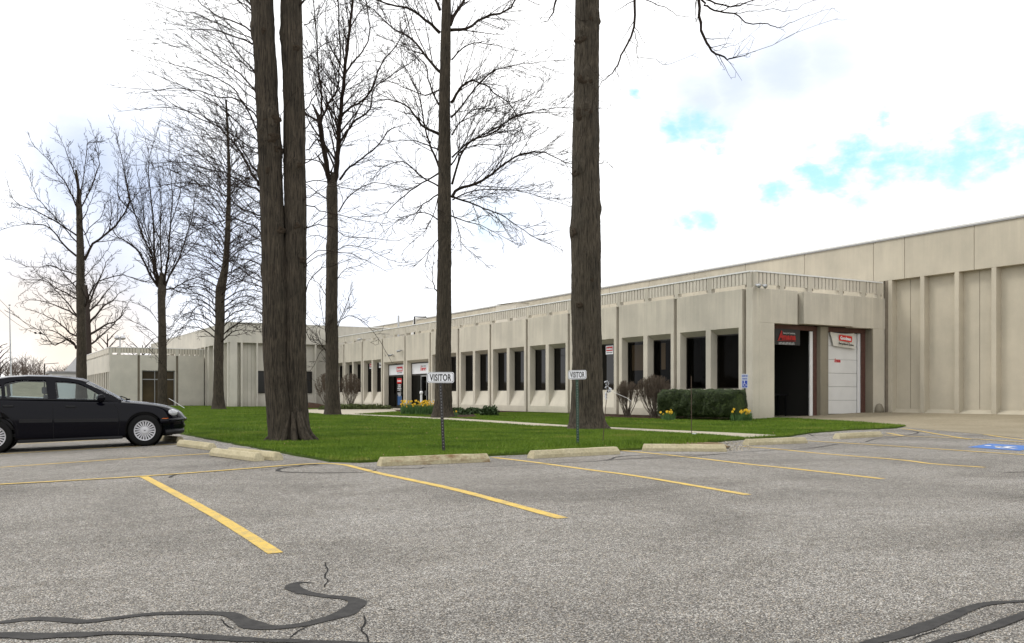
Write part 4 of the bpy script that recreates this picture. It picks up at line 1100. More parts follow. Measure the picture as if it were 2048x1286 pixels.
# T1 twin trunk
d1 = 19.6
e = tree('bare_tree', G(582, 887), 'largest near tree splitting low into twin furrowed trunks behind the wheel stops')
R = random.Random(11)
Lp = [(566, 893, 52), (564, 878, 51), (561, 850, 50), (557, 800, 50), (553, 740, 49), (551, 680, 49), (551, 620, 49), (549, 560, 48), (547, 500, 47), (545, 440, 46), (542, 380, 45), (539, 300, 44), (535, 220, 43), (532, 150, 43), (528, 80, 43), (524, 0, 44), (518, -100, 40), (508, -220, 34), (498, -330, 26), (492, -430, 16)]
Rp = [(601, 893, 50), (599, 878, 47), (596, 850, 46), (593, 800, 44), (591, 740, 43), (590, 680, 43), (590, 620, 43), (590, 560, 43), (590, 500, 43), (590, 440, 43), (590, 380, 42), (589, 300, 42), (588, 220, 41), (586, 150, 41), (584, 80, 41), (582, 0, 41), (586, -100, 38), (594, -220, 32), (604, -330, 24), (612, -430, 15)]
def zt1(y): return 1+(HZ-y)*d1/F_
tm = join(trunk_mesh(tpts(d1, Lp), 56, .07, .016, 1, [(zt1(62), FRONT-1.4, .12), (zt1(240), FRONT+.7, .16), (zt1(275), FRONT-.3, .14), (zt1(300), FRONT+1.2, .12), (zt1(345), FRONT-1.2, .1), (zt1(460), FRONT+.9, .1), (zt1(540), FRONT-1.3, .1)], .34),
          trunk_mesh(tpts(d1+.12, Rp), 56, .07, .016, 2, [(zt1(70), FRONT-1.3, .1), (zt1(330), FRONT+.1, .11), (zt1(455), FRONT+.2, .09), (zt1(95), FRONT+.5, .08)], .34))
Rr = random.Random(5); bx1, by1 = tpts(d1, Lp)[0][0].lerp(tpts(d1, Rp)[0][0], .5).xy
for i in range(13):
    w_ = 2*PI*i/13+Rr.uniform(-.15, .15); ax = Vector((C_, -S_, 0))*math.cos(w_)*.40+Vector((S_, C_, 0))*math.sin(w_)*.25; c0 = Vector((bx1, by1, 0)); L_ = Rr.uniform(1.18, 1.42)
    tm.tube([c0+ax*.45+Vector((0, 0, Rr.uniform(.55, .9))), c0+ax*.78+Vector((0, 0, .34)), c0+ax*.98+Vector((0, 0, .15)), c0+ax*L_+Vector((0, 0, .02)), c0+ax*(L_+.18)+Vector((0, 0, -.05))], [.03, .06, .08, .06, .03], 10)
obj('trunk', tm, M['bark'], e, smooth=True)
c = MB()
P1 = PP(rmin=.0035, dens=[3.6, 3.6, 3.2, 2], len=[.5, .5, .45, .4], ang=[26, 30, 36, 40], up=[.03, .02, .01, 0], wig=[.07, .08, .10, .12], maxl=2.6, minl=.22, azup=.1)
T1L = [
 ([(517, 372), (498, 334), (474, 296), (439, 257), (389, 229), (345, 208)], .034), ([(509, 88), (478, 78), (430, 62), (380, 58)], .020),
 ([(507, 62), (478, 47), (428, 27), (395, 0), (370, -30)], .026), ([(515, 192), (482, 148), (428, 109), (373, 66)], .024),
 ([(519, 274), (490, 210), (459, 171), (397, 144), (350, 130)], .024), ([(519, 382), (490, 366), (450, 345), (390, 330), (330, 325)], .024),
 ([(520, 300), (490, 290), (440, 250), (380, 225), (320, 215)], .02), ([(522, 430), (490, 420), (440, 385), (380, 365), (320, 372)], .022),
 ([(523, 470), (495, 445), (450, 440), (400, 460), (350, 490)], .02), ([(525, 535), (500, 520), (465, 520), (420, 545)], .016), ([(526, 575), (500, 562), (470, 566), (440, 580)], .014),
 ([(520, 345), (495, 320), (470, 260), (440, 200), (400, 170)], .022), ([(514, 150), (490, 120), (450, 70), (420, 20)], .02),
 ([(516, 240), (480, 200), (420, 190), (360, 175), (310, 180)], .02),
 ([(612, 300), (630, 285), (645, 260), (670, 250)], .016), ([(612, 410), (640, 420), (670, 430), (720, 440)], .016), ([(612, 455), (650, 450), (690, 470), (740, 476)], .014),
 ([(612, 595), (620, 560), (635, 540), (670, 530)], .014), ([(610, 220), (630, 190), (640, 150), (660, 110)], .016), ([(612, 365), (640, 360), (680, 372), (730, 380)], .014),
 ([(546, 300), (556, 250), (565, 225)], .014), ([(560, 380), (566, 340), (563, 300)], .01),
 ([(510, 20), (480, -10), (440, -60), (380, -90)], .03), ([(600, 10), (640, -20), (700, -60)], .03), ([(612, 520), (640, 500), (690, 505), (730, 520)], .012),
]
for pl, r0 in T1L: limb(c, d1, pl, r0*.85, .007, R, P1)
R6 = random.Random(321)
for i in range(40):
    y = -80+i*17+R6.uniform(-10, 10); s = -1 if i % 4 else 1; x = (510+(y/600)*16) if s < 0 else 608; a = R6.uniform(80, 210)*(1 if s < 0 else .5); u = R6.uniform(.35, 1.0)
    limb(c, d1, [(x, y), (x+s*a*.15, y-a*.14*u), (x+s*a*.5, y-a*.5*u), (x+s*a, y-a*.8*u)], .013, .005, R, P1, R6.uniform(-1.2, 1.2))
for i in range(14):   # upper crown beyond the frame
    y = R.uniform(-420, -60); x = R.choice([505, 600]); s = -1 if x < 550 else 1
    limb(c, d1, [(x, y), (x+s*50, y-50), (x+s*130, y-80), (x+s*200, y-90)], .05, .012, R, PP(rmin=.006, levels=3), R.uniform(-1.5, 1.5))
obj('crown', c, M['twig'], e)
def scars(e, d, trace, items, rel=.55):
    for (x, y, sz) in items:
        for (a, b) in zip(trace[:-1], trace[1:]):
            if b[1] <= y <= a[1]:
                t = (a[1]-y)/(a[1]-b[1]); cx = a[0]+(b[0]-a[0])*t; r = (a[2]+(b[2]-a[2])*t)/2; break
        u = max(-.98, min(.98, (x-cx)/r)); dep = math.sqrt(1-u*u)*r/F_*d
        c = Vector(AT(x, y, d-dep)); n = (Vector((C_, -S_, 0))*u+Vector((-S_, -C_, 0))*math.sqrt(1-u*u)).normalized()
        ux = Vector((0, 0, 1)).cross(n).normalized(); mb = MB(); k = 14; R_ = random.Random(int(x*7+y)); jit = [R_.uniform(.8, 1.25) for _ in range(k)]
        prof = [(1.5, -.10), (1.15, .06), (.85, .18), (.55, .20), (.38, .06), (0, -.03)]
        for (rr, h) in prof:
            for j in range(k):
                w = 2*PI*j/k; q = c+(ux*math.cos(w)*1.15+Vector((0, 0, 1))*math.sin(w)*.85)*(rr*sz*jit[j])+n*(h*sz); mb.v.append(tuple(q))
        for i in range(len(prof)-1):
            for j in range(k): a_ = i*k+j; b_ = i*k+(j+1) % k; mb.f.append((a_, b_, b_+k, a_+k))
        obj('branch_scar', mb, M['scar'], e, smooth=True)
scars(e, d1, Lp, [(520, 62, .07), (545, 240, .10), (548, 236, .06), (540, 275, .10), (530, 340, .07), (558, 300, .08), (562, 460, .06), (533, 455, .05), (524, 545, .06)])
scars(e, d1+.12, Rp, [(566, 72, .06), (592, 95, .06), (590, 330, .08), (592, 452, .06), (606, 520, .05)])
# T4 big right trunk
d4 = 26.4
e = tree('bare_tree', G(1175, 862), 'massive straight bare trunk with branch scars just right of centre')
R = random.Random(14)
Tp = [(1174, 868, 88), (1174, 858, 80), (1174, 840, 70), (1174, 815, 64), (1174, 780, 61), (1174, 720, 59), (1173, 650, 58), (1172, 580, 58), (1172, 500, 59), (1171, 450, 60), (1172, 400, 56), (1171, 320, 54), (1172, 240, 51), (1173, 160, 50), (1174, 80, 48), (1175, 0, 47), (1177, -120, 44), (1180, -240, 38), (1185, -350, 28), (1190, -450, 16)]
def zt4(y): return 1+(HZ-y)*d4/F_
bur = [(zt4(38), FRONT+.75, .16), (zt4(75), FRONT-.5, .14), (zt4(158), FRONT+.0, .15), (zt4(226), FRONT-.1, .17), (zt4(340), FRONT-.5, .12), (zt4(418), FRONT+1.3, .1), (zt4(465), FRONT-1.35, .13), (zt4(510), FRONT+.2, .1)]
obj('trunk', trunk_mesh(tpts(d4, Tp), 72, .08, .018, 5, bur, .30), M['bark4'], e, smooth=True)
scars(e, d4, Tp, [(1190, 38, .12), (1160, 78, .11), (1170, 158, .12), (1165, 226, .14), (1193, 180, .07), (1152, 345, .09), (1196, 418, .08), (1145, 466, .10), (1176, 505, .06), (1188, 560, .06), (1158, 610, .06)])
c = MB(); P4 = PP(rmin=.0045, dens=[2.2, 2.2, 2], len=[.22, .4, .45], levels=3, ang=[50, 45, 40], up=[-.01, .0, 0], wig=[.2, .2, .2], segs=[5, 4, 3], sides=[4, 3, 3], minl=.12, maxl=.8)
for pl, r0, r1 in [
 ([(1190, -260), (1240, -180), (1272, -80), (1270, -20), (1268, 53), (1246, 100), (1236, 129), (1217, 152), (1201, 168)], .06, .010),
 ([(1267, 59), (1273, 85), (1276, 114), (1305, 117), (1325, 127), (1343, 127)], .012, .006), ([(1276, 114), (1277, 128), (1288, 142)], .008, .005),
 ([(1185, -300), (1280, -220), (1370, -120), (1390, -40), (1396, 0), (1400, 47), (1413, 85), (1425, 103), (1449, 113), (1457, 120), (1480, 112), (1501, 105)], .08, .008),
 ([(1380, -60), (1406, 0), (1413, 12), (1440, 23), (1469, 26), (1493, 45), (1534, 48), (1557, 56), (1586, 44)], .04, .008),
 ([(1406, -5), (1430, 6), (1454, 11), (1480, 11), (1520, -4), (1560, -20)], .03, .012), ([(1440, 23), (1455, 15), (1480, 8), (1530, 10), (1580, -10)], .018, .006),
 ([(1270, -30), (1290, -2), (1329, 15), (1352, 28), (1393, 38)], .02, .005), ([(1311, 9), (1307, 30), (1292, 62)], .007, .004),
 ([(1469, 26), (1510, 23), (1545, 18), (1580, 22), (1621, 3), (1650, -10)], .012, .005), ([(1425, 103), (1445, 95), (1462, 65), (1470, 45), (1458, 25)], .007, .004), ([(1445, 96), (1470, 90), (1500, 70)], .006, .004),
 ([(1165, -250), (1140, -150), (1113, -20), (1110, 15), (1100, 38), (1080, 46)], .06, .006), ([(1100, 38), (1120, 60), (1148, 90)], .008, .005), ([(1110, -40), (1130, 0), (1140, 25), (1150, 33)], .01, .004),
 ([(1165, -260), (1120, -160), (1060, -60), (1040, -10), (1080, 10)], .05, .006)]:
    limb(c, d4, pl, r0, r1, R, P4, R.uniform(-.25, .1))
for i in range(26):
    y = R.uniform(-440, -180); s = R.choice([-1, 1]); limb(c, d4, [(1180, y), (1180+s*60, y-70), (1180+s*170, y-110), (1180+s*260, y-100)], .08, .014, R, PP(rmin=.008, levels=3), R.uniform(-1.5, 1.5))
obj('crown', c, M['twig'], e)
# moss at the foot is in the bark tint; T2
d2 = 45.1
e = tree('bare_tree', G(665, 832), 'mid size forked bare tree in front of the shop doors, next to the twin trunk'); R = random.Random(12)
obj('trunk', trunk_mesh(tpts(d2, [(665, 835, 38), (665, 825, 33), (665, 800, 29), (664, 760, 26), (664, 700, 25), (663, 620, 24), (664, 540, 23), (665, 470, 22), (665, 430, 21), (664, 400, 22), (664, 380, 22), (665, 362, 17), (667, 345, 10)]), 36, .12, .015, 8, [(3.9+1, FRONT, .12), (7.2, FRONT+1, .14), (8.3, FRONT-1, .12)], .15), M['bark'], e, smooth=True)
c = MB(); P2 = PP(r0k=.72, rmin=.0085, dens=[3.0, 3.0, 2.6, 2], len=[.42, .45, .45, .4], ang=[42, 42, 42, 40], wig=[.16, .18, .2, .2], maxl=3.4, minl=.35, up=[.05, .03, .01, 0])
for pl, r0, r1 in [
 ([(667, 372), (673, 340), (676, 300), (677, 272), (682, 218), (688, 156), (692, 117), (700, 60), (705, 0), (708, -60)], .20, .05), ([(661, 372), (656, 350), (650, 310), (645, 280), (640, 249)], .17, .12),
 ([(640, 249), (630, 238), (618, 233), (603, 218), (585, 200)], .08, .03), ([(640, 249), (649, 225), (661, 200), (673, 183), (677, 156), (680, 97), (677, 23), (670, -50)], .09, .03), ([(642, 255), (643, 190), (635, 120), (632, 50), (625, -20)], .08, .02),
 ([(678, 290), (695, 262), (712, 241), (739, 218), (747, 179), (774, 156), (817, 128)], .09, .02), ([(684, 232), (700, 215), (723, 202), (747, 171), (762, 128), (793, 89), (810, 60)], .09, .02), ([(679, 360), (700, 334), (723, 319), (758, 288), (774, 264), (790, 255)], .08, .02),
 ([(691, 146), (710, 120), (723, 105), (739, 70), (735, 23), (730, -40)], .07, .02), ([(677, 424), (692, 400), (715, 380), (750, 366), (790, 372)], .05, .015), ([(655, 350), (640, 325), (620, 318), (600, 322)], .06, .02), ([(660, 400), (640, 390), (615, 370), (590, 366)], .05, .015),
 ([(655, 740), (652, 705), (645, 690), (630, 670)], .03, .012), ([(655, 705), (640, 690), (620, 680), (612, 660)], .03, .012), ([(656, 700), (652, 670), (648, 640), (640, 600)], .03, .012), ([(675, 655), (682, 640), (705, 632), (735, 650), (765, 690)], .035, .012), ([(676, 645), (690, 615), (700, 590)], .03, .012), ([(658, 600), (640, 570), (625, 560)], .03, .012),
 ([(674, 560), (690, 540), (720, 530)], .03, .012), ([(675, 500), (700, 490), (740, 500), (780, 520)], .03, .012), ([(655, 480), (630, 470), (600, 480)], .03, .012), ([(680, 180), (668, 140), (655, 90), (650, 30)], .05, .015), ([(700, 60), (715, 30), (740, 0), (765, -40)], .05, .015), ([(654, 660), (630, 650), (612, 625)], .02, .01), ([(655, 698), (645, 700), (630, 725), (620, 745)], .02, .01)]:
    limb(c, d2, pl, r0, r1, R, P2)
obj('crown', c, M['twig'], e)
# T3
d3 = 40.2
e = tree('bare_tree', G(885, 837), 'tall bare tree with widely spread layered branches behind the nearer visitor sign'); R = random.Random(13)
obj('trunk', trunk_mesh(tpts(d3, [(886, 841, 56), (886, 832, 46), (886, 815, 38), (887, 780, 33), (887, 700, 31), (888, 600, 29), (889, 500, 27), (889, 400, 27), (889, 300, 25), (889, 200, 22), (891, 100, 21), (893, 0, 17), (895, -120, 13), (896, -260, 7)]), 40, .12, .015, 9, [(zt4(390), FRONT+1, .12)], .2), M['bark'], e, smooth=True)
c = MB(); P3 = PP(r0k=.75, rmin=.0085, dens=[3.6, 3.4, 3.0, 2], len=[.52, .45, .42, .4], ang=[34, 36, 40, 40], wig=[.08, .10, .12, .14], maxl=3.0, minl=.3, up=[.035, .02, .0, 0])
for pl, r0, r1 in [
 ([(904, 395), (917, 377), (952, 367), (983, 348), (1022, 319), (1050, 308), (1080, 303), (1110, 315), (1139, 327)], .10, .015), ([(906, 393), (937, 404), (968, 416), (999, 428), (1038, 455), (1070, 475)], .07, .012),
 ([(902, 206), (917, 183), (930, 168), (944, 161), (972, 171), (995, 191), (1022, 210), (1035, 235)], .09, .014), ([(904, 369), (921, 311), (944, 280), (983, 268), (1022, 237), (1084, 218), (1130, 215)], .07, .012),
 ([(904, 315), (933, 288), (983, 261), (1046, 229), (1100, 225)], .06, .012), ([(902, 60), (933, 58), (968, 35), (1014, 21), (1030, 0), (1050, -30)], .10, .03), ([(900, 50), (912, 25), (925, 5), (945, -30)], .12, .05),
 ([(878, 268), (843, 249), (820, 218), (789, 202), (760, 200)], .09, .015), ([(878, 334), (863, 296), (851, 257), (840, 200), (820, 150), (800, 130)], .07, .014), ([(880, 144), (851, 113), (824, 78), (789, 58), (750, 23), (720, 0)], .09, .015),
 ([(880, 66), (851, 39), (812, 16), (750, 0), (700, -30)], .10, .02), ([(878, 346), (843, 366), (812, 389), (773, 424), (750, 432)], .055, .012), ([(878, 373), (839, 350), (808, 323), (773, 331), (755, 345)], .055, .012), ([(876, 389), (847, 408), (828, 428), (800, 440)], .045, .01),
 ([(875, 583), (868, 572), (865, 545), (868, 520)], .04, .012), ([(902, 235), (930, 205), (975, 150), (1030, 130), (1075, 125)], .06, .012), ([(902, 330), (925, 300), (960, 290), (1010, 290), (1060, 275)], .05, .01),
 ([(905, 400), (935, 385), (990, 378), (1050, 385), (1100, 400)], .05, .012), ([(877, 300), (855, 290), (820, 280), (780, 285)], .05, .012), ([(903, 120), (925, 95), (960, 85), (1010, 95)], .05, .012), ([(878, 210), (860, 170), (850, 130), (825, 100)], .06, .014),
 ([(904, 270), (925, 240), (950, 220), (990, 215), (1040, 200)], .05, .012), ([(877, 440), (850, 425), (815, 430), (785, 450)], .04, .01), ([(900, 430), (925, 440), (960, 450), (1000, 470)], .045, .01), ([(876, 395), (866, 430), (850, 460), (835, 475)], .03, .01), ([(880, 20), (860, -20), (830, -60)], .09, .02), ([(876, 480), (860, 500), (840, 520), (825, 528)], .03, .01), ([(878, 180), (850, 190), (810, 175), (770, 160)], .05, .012), ([(905, 420), (918, 460), (925, 490), (950, 510)], .03, .01)]:
    limb(c, d3, pl, r0, r1, R, P3)
for i in range(10):
    y = R.uniform(-250, -40); s = R.choice([-1, 1]); limb(c, d3, [(894, y), (894+s*30, y-40), (894+s*80, y-60), (894+s*130, y-70)], .07, .015, R, PP(rmin=.012, levels=3), R.uniform(-1, 1))
obj('crown', c, M['twig'], e)
# T5
d5 = 63.7
e = tree('bare_tree', G(437, 820), 'bare tree with a dense feathery crown left of the twin trunk'); R = random.Random(15)
obj('trunk', trunk_mesh(tpts(d5, [(437, 823, 34), (437, 815, 27), (437, 790, 21), (437, 740, 19), (438, 680, 18), (440, 640, 19), (440, 600, 18), (442, 575, 20), (451, 530, 13), (455, 470, 11), (457, 420, 9), (458, 350, 7), (456, 280, 5), (452, 200, 3)]), 28, .15, .012, 10, [(zt4(560), FRONT, .15)], .18), M['bark'], e, smooth=True)
c = MB(); P5 = PP(r0k=.9, rmin=.011, dens=[2.7, 2.6, 2.2, 2], len=[.5, .42, .42, .4], ang=[34, 36, 40, 40], wig=[.12, .13, .15, .16], maxl=2.8, minl=.35, up=[.04, .02, .0, 0])
R5 = random.Random(99)
for i in range(64):
    t = i/64; y = 690-t*430; x = 438 if y > 575 else 442+(575-y)*.045; x = min(x, 457)
    s = -1 if i % 2 else 1; sp = (90+R5.uniform(-20, 25))*(1-.45*abs(t-.35)) * (.55 if y < 330 else 1); ri = R5.uniform(.5, 1.3)*sp*(.35+.75*t)
    if y > 600: pl = [(x, y), (x+s*sp*.35, y-25), (x+s*sp*.7, y-30), (x+s*sp*1.0, y-18+R5.uniform(-15, 20))]
    else: pl = [(x, y), (x+s*sp*.25, y-ri*.45), (x+s*sp*.6, y-ri*.8), (x+s*sp, y-ri)]
    limb(c, d5, pl, .06*(1-.5*t), .012, R, P5, R5.uniform(-1, 1))
obj('crown', c, M['twig'], e)
# T6
d6 = 79.
e = tree('bare_tree', (AT(325, 800, d6)[0], AT(325, 800, d6)[1]), 'vase shaped bare tree forking above the dark glazed entrance door'); R = random.Random(16)
obj('trunk', trunk_mesh(tpts(d6, [(326, 818, 26), (325, 806, 19), (325, 750, 17), (325, 690, 16), (324, 640, 15), (323, 600, 15), (324, 582, 17), (324, 566, 13), (323, 545, 7)]), 24, .2, .012, 11, [], .15), M['bark'], e, smooth=True)
c = MB(); P6 = PP(r0k=.55, rk=.4, rmin=.0105, dens=[2.2, 2.2, 2.0, 2], len=[.42, .42, .42, .4], ang=[32, 34, 40, 40], wig=[.11, .13, .15, .16], maxl=3.0, minl=.4, up=[.05, .04, .02, 0])
for pl, r0 in [
 ([(317, 574), (297, 543), (278, 504), (255, 485), (232, 470), (220, 440)], .22), ([(318, 570), (308, 545), (305, 512), (285, 472), (270, 428), (255, 380), (250, 340)], .22), ([(322, 572), (312, 540), (309, 504), (307, 448), (301, 385), (297, 337), (300, 310)], .24),
 ([(328, 572), (332, 540), (337, 504), (341, 448), (345, 389), (340, 340)], .22), ([(330, 579), (345, 577), (357, 571), (381, 559), (412, 551), (435, 545)], .15), ([(330, 575), (340, 550), (357, 520), (373, 472), (385, 430), (390, 390)], .18),
 ([(325, 570), (322, 520), (320, 460), (322, 400), (318, 350)], .16), ([(309, 504), (290, 450), (285, 400), (275, 350)], .10), ([(341, 448), (355, 410), (362, 370), (360, 340)], .08), ([(357, 520), (380, 500), (400, 470), (410, 440)], .09), ([(305, 512), (280, 440), (240, 400), (235, 360)], .09), ([(320, 700), (305, 680), (285, 665)], .05), ([(330, 690), (345, 670), (365, 655)], .05), ([(320, 680), (300, 660), (280, 650), (260, 640)], .05), ([(330, 740), (315, 715), (300, 700)], .04), ([(322, 640), (335, 610), (345, 590)], .05), ([(320, 650), (300, 620), (280, 610)], .05)]:
    limb(c, d6, pl, r0, .022, R, P6, R.uniform(-.7, .7))
obj('crown', c, M['twig'], e)
# T7
d7 = 80.
e = tree('bare_tree', (AT(162, 800, d7)[0], AT(162, 800, d7)[1]), 'tall open bare tree behind the roof of the black car at far left'); R = random.Random(17)
obj('trunk', trunk_mesh(tpts(d7, [(164, 818, 28), (163, 800, 22), (163, 740, 20), (163, 690, 18), (162, 620, 17), (161, 560, 16), (161, 510, 15), (159, 450, 12), (158, 412, 11), (157, 380, 6), (152, 340, 4)]), 24, .2, .012, 12, [(zt4(415), FRONT, .2)], .15), M['bark'], e, smooth=True)
c = MB(); P7 = PP(r0k=.62, rmin=.013, dens=[2.2, 2.4, 2.1, 2], len=[.36, .42, .42, .4], ang=[42, 42, 42, 40], wig=[.17, .18, .2, .2], maxl=3.2, minl=.4, up=[.04, .03, .02, 0], jit=.06)
for pl, r0 in [
 ([(169, 520), (186, 488), (222, 460), (246, 432), (258, 401), (254, 369), (245, 330), (240, 300)], .20), ([(153, 512), (127, 488), (110, 465), (91, 452), (59, 448), (28, 452)], .15), ([(155, 472), (119, 448), (79, 424), (40, 409), (24, 393)], .13), ([(157, 420), (139, 381), (119, 349), (100, 325), (79, 302)], .13),
 ([(159, 415), (151, 353), (140, 320), (127, 290)], .13), ([(160, 415), (163, 380), (170, 337), (174, 290), (180, 285)], .12), ([(162, 415), (182, 377), (198, 329), (194, 290)], .12), ([(157, 551), (131, 543), (99, 531), (70, 535), (48, 531)], .10),
 ([(168, 615), (178, 595), (198, 563), (246, 551), (285, 563), (300, 560)], .13), ([(155, 631), (135, 605), (119, 587), (91, 563), (60, 560)], .11), ([(153, 698), (145, 684), (135, 678), (111, 690), (95, 675), (79, 662), (52, 646)], .15), ([(157, 490), (135, 465), (105, 430), (75, 395), (60, 360)], .10), ([(165, 560), (180, 540), (200, 520), (215, 500)], .08), ([(168, 470), (185, 450), (205, 430), (215, 400)], .08), ([(155, 560), (125, 570), (90, 555), (60, 575)], .08), ([(160, 450), (175, 420), (182, 400), (190, 380)], .08), ([(158, 440), (150, 400), (130, 370), (110, 360)], .08)]:
    limb(c, d7, pl, r0, .02, R, P7, R.uniform(-.6, .6))
obj('crown', c, M['twig'], e)
# T8 behind T7
d8 = 112.
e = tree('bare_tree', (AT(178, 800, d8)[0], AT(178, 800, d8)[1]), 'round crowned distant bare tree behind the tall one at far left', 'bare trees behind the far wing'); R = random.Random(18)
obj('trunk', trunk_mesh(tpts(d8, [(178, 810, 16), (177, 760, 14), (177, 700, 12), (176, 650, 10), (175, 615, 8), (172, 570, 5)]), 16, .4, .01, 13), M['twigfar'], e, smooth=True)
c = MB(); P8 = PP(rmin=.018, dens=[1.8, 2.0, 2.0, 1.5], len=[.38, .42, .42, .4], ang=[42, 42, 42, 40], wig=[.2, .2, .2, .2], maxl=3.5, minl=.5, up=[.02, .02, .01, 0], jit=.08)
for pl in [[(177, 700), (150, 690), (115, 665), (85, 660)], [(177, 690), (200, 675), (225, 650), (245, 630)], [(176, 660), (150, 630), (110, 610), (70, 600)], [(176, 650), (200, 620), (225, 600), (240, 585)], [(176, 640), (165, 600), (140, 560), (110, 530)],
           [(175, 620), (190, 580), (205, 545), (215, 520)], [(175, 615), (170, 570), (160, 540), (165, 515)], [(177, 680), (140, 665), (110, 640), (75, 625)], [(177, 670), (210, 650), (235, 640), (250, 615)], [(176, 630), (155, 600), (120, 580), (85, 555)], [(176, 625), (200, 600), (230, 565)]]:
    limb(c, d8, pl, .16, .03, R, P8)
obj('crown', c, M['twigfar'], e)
# small trees at left edge and behind roofs
def small_tree(px, ybase, ytop, d, w, spread, n, label, seed, P_=None, grp='bare trees behind the far wing'):
    R = random.Random(seed); e = tree('bare_tree', (AT(px, 800, d)[0], AT(px, 800, d)[1]), label, grp)
    ym = ybase+(ytop-ybase)*.75
    obj('trunk', trunk_mesh(tpts(d, [(px, ybase, w), (px+1, (ybase+ym)/2, w*.8), (px, ym, w*.4), (px, ytop, w*.15)]), 12, .5, .01, seed), M['twigfar'], e, smooth=True)
    c = MB(); P_ = PP(levels=3, rmin=.018, dens=[1.1, 1.2, 1.2], len=[.4, .42, .4], ang=[40, 42, 42], wig=[.18, .2, .2], maxl=3, minl=.5, up=[.04, .03, .02])
    for i in range(n):
        y = ybase+(ytop-ybase)*(.35+.6*i/n); s = 1 if i % 2 else -1; k = spread*(1.1-.5*i/n)*R.uniform(.7, 1.1)
        limb(c, d, [(px, y), (px+s*k*.4, y-k*.45), (px+s*k*.75, y-k*.8), (px+s*k, y-k*.95)], w/2/F_*d*.35, .025, R, P_)
    obj('crown', c, M['twigfar'], e)
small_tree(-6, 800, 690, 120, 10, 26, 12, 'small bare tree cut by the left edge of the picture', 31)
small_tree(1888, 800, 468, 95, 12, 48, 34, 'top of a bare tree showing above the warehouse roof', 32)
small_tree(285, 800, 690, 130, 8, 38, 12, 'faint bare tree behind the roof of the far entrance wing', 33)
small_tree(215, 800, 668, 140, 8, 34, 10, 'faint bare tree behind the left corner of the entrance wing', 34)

# ------------------------------------------------------------------ shrubs and flowers
def bare_shrub(cx, cy, w, h, n, label, seed, grp='clipped bare shrubs by the wall', mt='shrubtwig', dense=1.0, tr=.005):
    R = random.Random(seed); e = empty('bare_shrub', (cx, cy, .04), label, 'shrub', grp)
    st = MB(); tw = MB()
    def inside(q, s=1.0):
        x, y, z = (q.x-cx)/(w/2), (q.y-cy)/(w/2), (q.z-h*.62)/(h*.38)
        if q.z < h*.62: z = (q.z-h*.62)/(h*.85)
        return x*x+y*y+z*z < s
    for i in range(n):
        a = R.uniform(0, 2*PI); rr = math.sqrt(R.random()); tgt = Vector((cx+math.cos(a)*rr*w*.48, cy+math.sin(a)*rr*w*.48, h*(.62+.36*math.sqrt(max(0, 1-rr*rr)))))
        b = Vector((cx+R.uniform(-.12, .12), cy+R.uniform(-.12, .12), .02)); mid = b.lerp(tgt, .45)+Vector((math.cos(a)*.06, math.sin(a)*.06, -.08+R.uniform(-.04, .04)))
        pts = [b, b.lerp(mid, .5)+rdir(R)*.03, mid, mid.lerp(tgt, .5)+rdir(R)*.04, tgt]; st.tube(pts, [.016, .013, .010, .008, .004], 4, cap=False)
        for k in range(int(44*dense)):
            t = R.uniform(.5, 1)**.8; j = min(3, int(t*4)); q = pts[j].lerp(pts[j+1], t*4-j); dd = ((pts[j+1]-pts[j]).normalized()+rdir(R)*.8).normalized(); L = R.uniform(.12, .34)
            p = [q]; 
            for s in range(3):
                dd = (dd+rdir(R)*.3+Vector((0, 0, .12))).normalized(); nq = p[-1]+dd*L/3
                if not inside(nq): break
                p.append(nq)
            if len(p) > 1: tw.tube(p, tr, 3, cap=False)
    obj('stems', st, M[mt], e); obj('twigs', tw, M['shrubtip'], e)
sp_ = G(1252, 836); bare_shrub(25.9, 35.35, 1.15, 1.75, 34, 'smaller of two clipped bare brown shrubs by the wall', 41)
def gxy(px, d): p = AT(px, 800, d); return p[0], p[1]
_l = [o for o in COL.objects if o.name == 'bare_shrub']
x, y = gxy(1256, 41.5); _l[0].location = (x, y, .04)
for ch in _l[0].children: pass
x, y = gxy(1309, 39.8); bare_shrub(x, y, 1.75, 1.93, 60, 'larger rounded brown shrub touching the dark hedge', 42)
x, y = gxy(655, 66); bare_shrub(x, y, 1.9, 2.65, 40, 'oval bare shrub left of the mid forked tree', 43, tr=.008)
x, y = gxy(702, 66.5); bare_shrub(x, y, 1.7, 2.65, 36, 'oval bare shrub right of the mid forked tree in front of the windows', 44, tr=.008)
def leaf_cloud(mb, sampler, n, size, R, elong=1.6):
    for i in range(n):
        c = sampler(); a = rdir(R); b = a.orthogonal().normalized(); b = (b*math.cos(i)+a.cross(b)*math.sin(i)); s = size*R.uniform(.6, 1.3)
        a = a*s*elong*.5; b = b*s*.5
        mb.quad(tuple(c-a), tuple(c+b), tuple(c+a), tuple(c-b))
